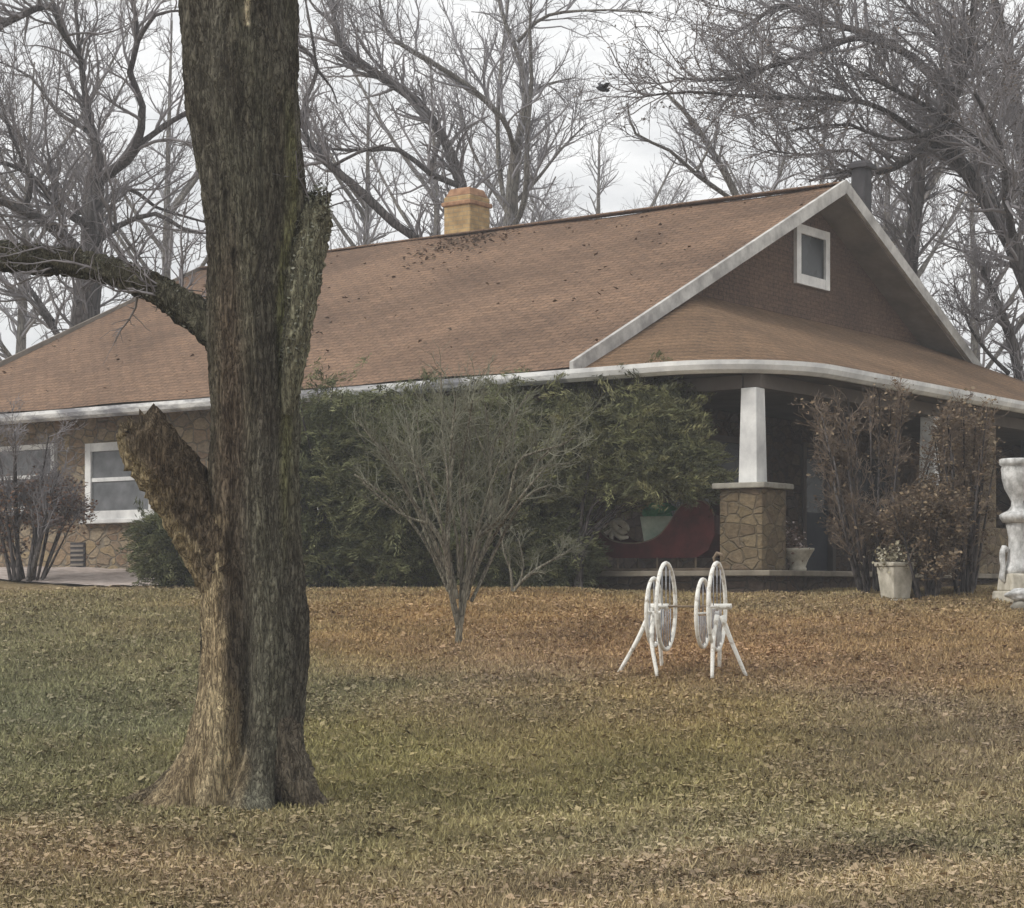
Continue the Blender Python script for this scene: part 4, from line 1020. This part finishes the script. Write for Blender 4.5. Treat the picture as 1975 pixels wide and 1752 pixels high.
# ---------------------------------------------------------------- red sleigh on the porch
sl_o = house_w([(-1.95, .78, 1.90)])[0]
sleigh = empty('sleigh', tuple(sl_o), HR, 'dark red wooden sleigh with a high curved back standing on the porch', 'sleigh')
def sleigh_profile():
    # x: -1.0 front .. 0.95 back
    top = [(-1.0, .50), (-.97, .60), (-.90, .66), (-.82, .63), (-.77, .52), (-.66, .42), (-.45, .36), (-.15, .36), (.10, .44), (.28, .62), (.42, .80), (.58, .88), (.74, .87), (.86, .80), (.92, .68)]
    bot = [(.93, .45), (.84, .26), (.68, .17), (-.55, .17), (-.75, .22), (-.90, .33)]
    return top, bot
top, bot = sleigh_profile(); poly = top + bot
for yy in (-.30, .26):
    MB().prism([(a_, yy, b_) for a_, b_ in poly], (0, .04, 0)).build('side_panel', M['red'], sleigh)
sh = [(.92, .68), (.93, .45), (.84, .26), (.68, .19), (-.55, .19), (-.75, .24), (-.90, .35), (-1.0, .50)]
v = []; f = []
for a_, b_ in sh:
    v += [(a_ - .015, -.26, b_ + .01), (a_ - .015, .26, b_ + .01)]
for i_ in range(len(sh) - 1): f.append((2 * i_, 2 * i_ + 1, 2 * i_ + 3, 2 * i_ + 2))
o = MB().add(v, f).build('shell', M['red'], sleigh); sd_ = o.modifiers.new('s', 'SOLIDIFY'); sd_.thickness = .02
MB().box(.18, .86, -.255, .255, .40, .46).build('seat', M['red'], sleigh, bevel=.01)
for yy in (-.24, .24):
    pts = [(-1.02, yy, .44), (-1.13, yy, .38), (-1.16, yy, .25), (-1.08, yy, .12), (-.9, yy, .03), (-.6, yy, .02), (.2, yy, .02), (.98, yy, .02)]
    P_, _ = smooth_line(pts, [.02] * len(pts), .05)
    MB().tube(P_, .018, 8).build('runner', M['tan'], sleigh, True)
    for xx in (-.55, .05, .62): MB().tube([(xx, yy, .02), (xx, yy, .18)], .014, 6).build('strut', M['tan'], sleigh)
for yy in (-.30, .28):
    MB().tube(smooth_line([(a_, yy + .01, b_ + .005) for a_, b_ in top], [.014] * len(top), .04)[0], .013, 6).build('trim', M['tan'], sleigh, True)
# things in the sleigh
def inslei(x_, y_, z_):
    c_, s_2 = math.cos(HR), math.sin(HR); return (sl_o[0] + x_ * c_ - y_ * s_2, sl_o[1] + x_ * s_2 + y_ * c_, sl_o[2] + z_)
gb = empty('gift_bag', inslei(-.02, -.12, .20), HR + .3, 'pale green and white gift bag with green tissue leaning in the sleigh', 'gift bag')
mb = MB(); mb.frust(0, 0, 0, .50, .26, .42, .16, .20); mb.build('bag', M['mint'], gb, bevel=.01)
mb = MB(); v = []; f = []; rg = np.random.default_rng(5)
for i_ in range(7):
    for j_ in range(24):
        t = 2 * math.pi * j_ / 24; r = (.05 + .16 * math.sin(i_ / 6 * 2.4)) * (1 + rg.uniform(-.3, .3)); v.append((r * math.cos(t), .5 * r * math.sin(t), .44 + .038 * i_ + rg.uniform(-.02, .02)))
for i_ in range(6):
    for j_ in range(24): f.append((i_ * 24 + j_, i_ * 24 + (j_ + 1) % 24, (i_ + 1) * 24 + (j_ + 1) % 24, (i_ + 1) * 24 + j_))
f.append(tuple(range(144, 168))); mb.add(v, f).build('tissue', M['green'], gb)
bw = empty('white_bow', inslei(-.62, -.22, .38), HR, 'large off-white ribbon bow on the front of the sleigh', 'bow')
def loop(cx_, cz_, rx_, rz_, tl): return [(cx_ + rx_ * math.cos(a_) * math.cos(tl) - rz_ * math.sin(a_) * math.sin(tl), .01 * math.sin(3 * a_), cz_ + rx_ * math.cos(a_) * math.sin(tl) + rz_ * math.sin(a_) * math.cos(tl)) for a_ in np.linspace(0, 2 * math.pi, 18, endpoint=False)]
for c_ in ((-.11, .20, .10, .06, .5), (.09, .20, .10, .055, -.5)): MB().tube(loop(*c_), .046, 8, True).build('bow_loop', M['cream'], bw, True)
MB().tube([(0, 0, .16), (.04, -.01, .09), (.12, -.02, .05), (.22, -.01, .06)], [.035, .03, .034, .02], 8).build('ribbon_tail', M['cream'], bw, True)
MB().tube([(0, 0, .17), (-.04, -.01, .08), (-.02, -.02, .0)], [.035, .03, .02], 8).build('ribbon_tail', M['cream'], bw, True)

# ---------------------------------------------------------------- pots
p_ = house_w([(-.30, 1.30, 1.90)])[0]
pot = empty('flower_pot', tuple(p_), 0, 'cream flared pot standing at the foot of the near stone pier', 'pot', 'pale pots on the porch edge')
mb = MB(); mb.lathe([(.0, 0), (.105, 0), (.11, .03), (.095, .05), (.13, .14), (.19, .24), (.205, .26), (.205, .285), (.18, .285), (.15, .20), (0, .18)], n=26); mb.build('bowl', M['cream'], pot, True)
L, rl = grow([np.array([(0, 0, .16), (-.03, 0, .24), (-.05, 0, .30)])], [np.array([.02, .02, .02])], 60, (.12, .34), .3, .7, .4, .2, 5, 0, RNG, .003)
v_, q_ = tubes(L, rl, 3); np_mesh('dry_stems', v_, q_, M['tan'], pot)
C = np.stack([RNG.normal(-.14, .12, 420), RNG.normal(0, .08, 420), RNG.normal(.34, .10, 420)], 1)
scatter_quads(C, RNG.uniform(.03, .07, 420), 1.0, np.array([(.30, .24, .22), (.22, .15, .12), (.40, .33, .31)])[RNG.integers(0, 3, 420)], 'dry_leaves', M['leaf'], pot)
p_ = at(1727, 1140, 24.0); p_[2] = float(gz(p_[0], p_[1])) + .02
pot = empty('flower_pot', tuple(p_), .5, 'squat square pale stone planter on the right of the porch entrance', 'pot', 'pale pots on the porch edge')
mb = MB(); mb.frust(0, 0, 0, .30, .24, .32); mb.frust(0, 0, .301, .34, .36, .36); mb.frust(0, 0, -.03, -.001, .30, .30); mb.build('bowl', M['cream'], pot, bevel=.012)
C = np.stack([RNG.normal(0, .12, 500), RNG.normal(0, .10, 500), RNG.normal(.38, .06, 500)], 1)
scatter_quads(C, RNG.uniform(.03, .07, 500), 1.0, np.array([(.34, .31, .22), (.22, .19, .12), (.46, .43, .34)])[RNG.integers(0, 3, 500)], 'dry_leaves', M['leaf'], pot)

pot.scale = (1, 1, 1.28)

# ---------------------------------------------------------------- white urn at the right edge
ux, uy = on(1962, 23.4), 23.4
urn = empty('garden_urn', (ux, uy, float(gz(ux, uy))), .3, 'white weathered concrete urn on a carved pedestal at the right edge of the picture', 'urn')
mb = MB(); mb.lathe([(0, .28), (.17, .28), (.18, .32), (.15, .36), (.13, .45), (.115, .55), (.12, .66), (.14, .74), (.155, .80)], n=30); mb.build('pedestal', M['statue'], urn, True)
mb = MB(); mb.frust(0, 0, -.02, .10, .50, .48); mb.frust(0, 0, .101, .279, .40, .36); mb.build('plinth', M['cream'], urn, bevel=.02)
mb = MB(); mb.lathe([(0, .801), (.19, .801), (.235, .85), (.24, .88), (.20, .90), (.12, .93), (.085, .97), (.08, 1.02), (.11, 1.07), (.17, 1.15), (.205, 1.26), (.215, 1.36), (.205, 1.385), (.235, 1.40), (.24, 1.45), (.215, 1.46), (.19, 1.44), (.17, 1.36), (0, 1.34)], n=30); mb.build('bowl', M['statue'], urn, True)
for s_1 in (-1, 1):
    pts = smooth_line([(s_1 * .15, 0, .52), (s_1 * .21, 0, .54), (s_1 * .235, -.01, .46), (s_1 * .225, -.01, .34), (s_1 * .235, 0, .24), (s_1 * .19, 0, .20)], [.03, .035, .04, .035, .04, .02], .03)
    MB().tube(pts[0], pts[1], 10).build('scroll', M['statue'], urn, True)
rk = on(1972, 22.6)
def rock(name, cx, cy, cz, sx, sy, sz, m, label, seed, parent=None):
    rng = np.random.default_rng(seed); mb = MB(); n1_, n2_ = 14, 20; v = []; f = []
    for i_ in range(n1_ + 1):
        t = math.pi * i_ / n1_
        for j_ in range(n2_):
            p = 2 * math.pi * j_ / n2_; d = np.array((math.sin(t) * math.cos(p), math.sin(t) * math.sin(p), math.cos(t)))
            r = 1 + .12 * math.sin(3 * p + seed) * math.sin(t) + .10 * math.sin(5 * t + 2 * p) + rng.normal(0, .015)
            v.append((d[0] * sx * r, d[1] * sy * r, d[2] * sz * r))
    for i_ in range(n1_):
        for j_ in range(n2_):
            a_, b_ = i_ * n2_ + j_, i_ * n2_ + (j_ + 1) % n2_; f.append((a_, b_, b_ + n2_, a_ + n2_))
    o = mb.add(v, f).build(name, m, None, True); o.location = (cx, cy, cz); tag(o, label, 'stone'); return o
rock('white_stone', rk, 22.6, float(gz(rk, 22.6)) + .17, .17, .12, .07, M['statue'], 'white stone lying below the garden urn at the right edge', 5)
rock('grey_stone', rk + .02, 22.65, float(gz(rk, 22.6)) + .03, .15, .14, .10, M['cap'], 'grey stone under the white stone at the right edge', 8)

urn.scale = (.86, .86, 1.12)

# ---------------------------------------------------------------- double hoop stand on the lawn
WD = 18.0; wk = F / WD
hub = at(1325, 1170, WD); hg = float(gz(hub[0], WD))
st = empty('hoop_stand', (hub[0], WD, hg), R(-17), 'white painted iron stand of tall hoops on splayed legs, out on the leafy lawn', 'garden stand')
hz_ = hub[2] - hg
def hoop(cx_, r_1, rr, cz_=0.0, sy=1.0): return [(cx_, r_1 * math.cos(a_) * sy, hz_ + cz_ + r_1 * math.sin(a_)) for a_ in np.linspace(0, 2 * math.pi, 40, endpoint=False)]
for s_1, cx_, r_1, cz_ in ((0, -.30, .30, -.05), (0, -.19, .385, 0), (1, .145, .30, -.06), (1, .27, .385, 0)):
    h_o = MB().tube(hoop(cx_, r_1, .014, cz_), .0185, 8, True).build('hoop', M['wire'], st, True)
    mb = MB()
    for k_ in range(5):
        yv = -.18 + .09 * k_; zz_ = math.sqrt(max(r_1 ** 2 - yv ** 2, 0)); mb.tube([(cx_, yv, hz_ + cz_ - zz_), (cx_, yv, hz_ + cz_ - .02)], .006, 6)
    for k_ in range(3):
        yv = -.16 + .16 * k_; zz_ = math.sqrt(max(r_1 ** 2 - yv ** 2, 0)); mb.tube([(cx_, yv, hz_ + cz_), (cx_, yv * 1.0, hz_ + cz_ + zz_)], .005, 6)
    mb.build('bar', M['wirebar'], h_o, True)
    MB().tube([(cx_, -r_1, hz_ + cz_), (cx_, r_1, hz_ + cz_)], .010, 6).build('crossbar', M['wire'], h_o, True)
MB().tube([(-.34, 0, hz_), (.32, 0, hz_)], .009, 8).build('axle', M['tan'], st, True)
for cx_ in (-.30, .27):
    MB().tube([(cx_ - .05, 0, hz_ - .0), (cx_ + .13, 0, hz_)], .026, 10).build('hub', M['wire'], st, True)
for p0, p1, p2 in (((-.31, -.05, -.02), (-.42, -.14, -.30), (-.60, -.16, -hz_ - .02)), ((-.28, -.10, -.05), (-.27, -.22, -.30), (-.20, -.30, -hz_ - .02)),
                   ((.29, -.10, -.08), (.28, -.22, -.30), (.29, -.32, -hz_ - .02)), ((.31, .0, -.08), (.40, .02, -.32), (.52, .06, -hz_ - .02)),
                   ((-.28, .12, -.05), (-.30, .24, -.30), (-.30, .34, -hz_ - .02)), ((.24, .14, -.05), (.24, .26, -.30), (.22, .36, -hz_ - .02))):
    P_, r_1 = smooth_line([(a_, b_, hz_ + c_) for a_, b_, c_ in (p0, p1, p2)], [.024, .020, .016], .04)
    MB().tube(P_, r_1, 8).build('leg', M['wire'], st, True)
MB().tube([(.25, 0, hz_ + .385), (.24, 0, hz_ + .43), (.27, 0, hz_ + .47), (.31, 0, hz_ + .46), (.32, 0, hz_ + .43)], [.01, .012, .018, .014, .008], 8).build('finial', M['tan'], st, True)

# ---------------------------------------------------------------- small bird in the sky
bp = at(1162, 172, 34)
mb = MB()
pr = [(-.11, .004), (-.07, .022), (-.02, .034), (.03, .032), (.06, .022), (.08, .024), (.10, .018), (.125, .003)]
v = []; f = []; k = 10
for a_, r_1 in pr:
    for j_ in range(k):
        t = 2 * math.pi * j_ / k; v.append((a_, r_1 * math.cos(t), r_1 * math.sin(t) * .9))
for i_ in range(len(pr) - 1):
    for j_ in range(k):
        a_, b_ = i_ * k + j_, i_ * k + (j_ + 1) % k; f.append((a_, b_, b_ + k, a_ + k))
mb.add(v, f)
for s_1 in (-1, 1):
    mb.prism([(.05, s_1 * .02, .005), (.06, s_1 * .09, .05), (.02, s_1 * .17, .06), (-.03, s_1 * .15, .055), (-.04, s_1 * .08, .035), (-.04, s_1 * .02, .004)], (0, 0, .006))
mb.prism([(-.10, -.01, 0), (-.10, .01, 0), (-.17, .03, 0), (-.17, -.03, 0)], (0, 0, .005))
o = mb.build('bird', M['bird'], None, True); o.scale = (1.15, 1.0, 1.6); o.location = tuple(bp); o.rotation_euler = (.2, .1, .5); tag(o, 'small dark bird flying above the middle of the roof', 'bird')

# ---------------------------------------------------------------- damp grey air
hz_m = bpy.data.materials.new('haze'); hz_m.use_nodes = True
n = hz_m.node_tree; n.nodes.remove(n.nodes['Principled BSDF'])
pv = n.nodes.new('ShaderNodeVolumePrincipled'); pv.inputs['Density'].default_value = 0.0023; pv.inputs['Color'].default_value = (.90, .92, .96, 1)
n.links.new(pv.outputs['Volume'], n.nodes['Material Output'].inputs['Volume'])
tag(MB().box(-420, 420, -80, 420, -2.5, 45).build('haze', hz_m), 'thin grey damp air over the whole scene', 'haze', kind='stuff')
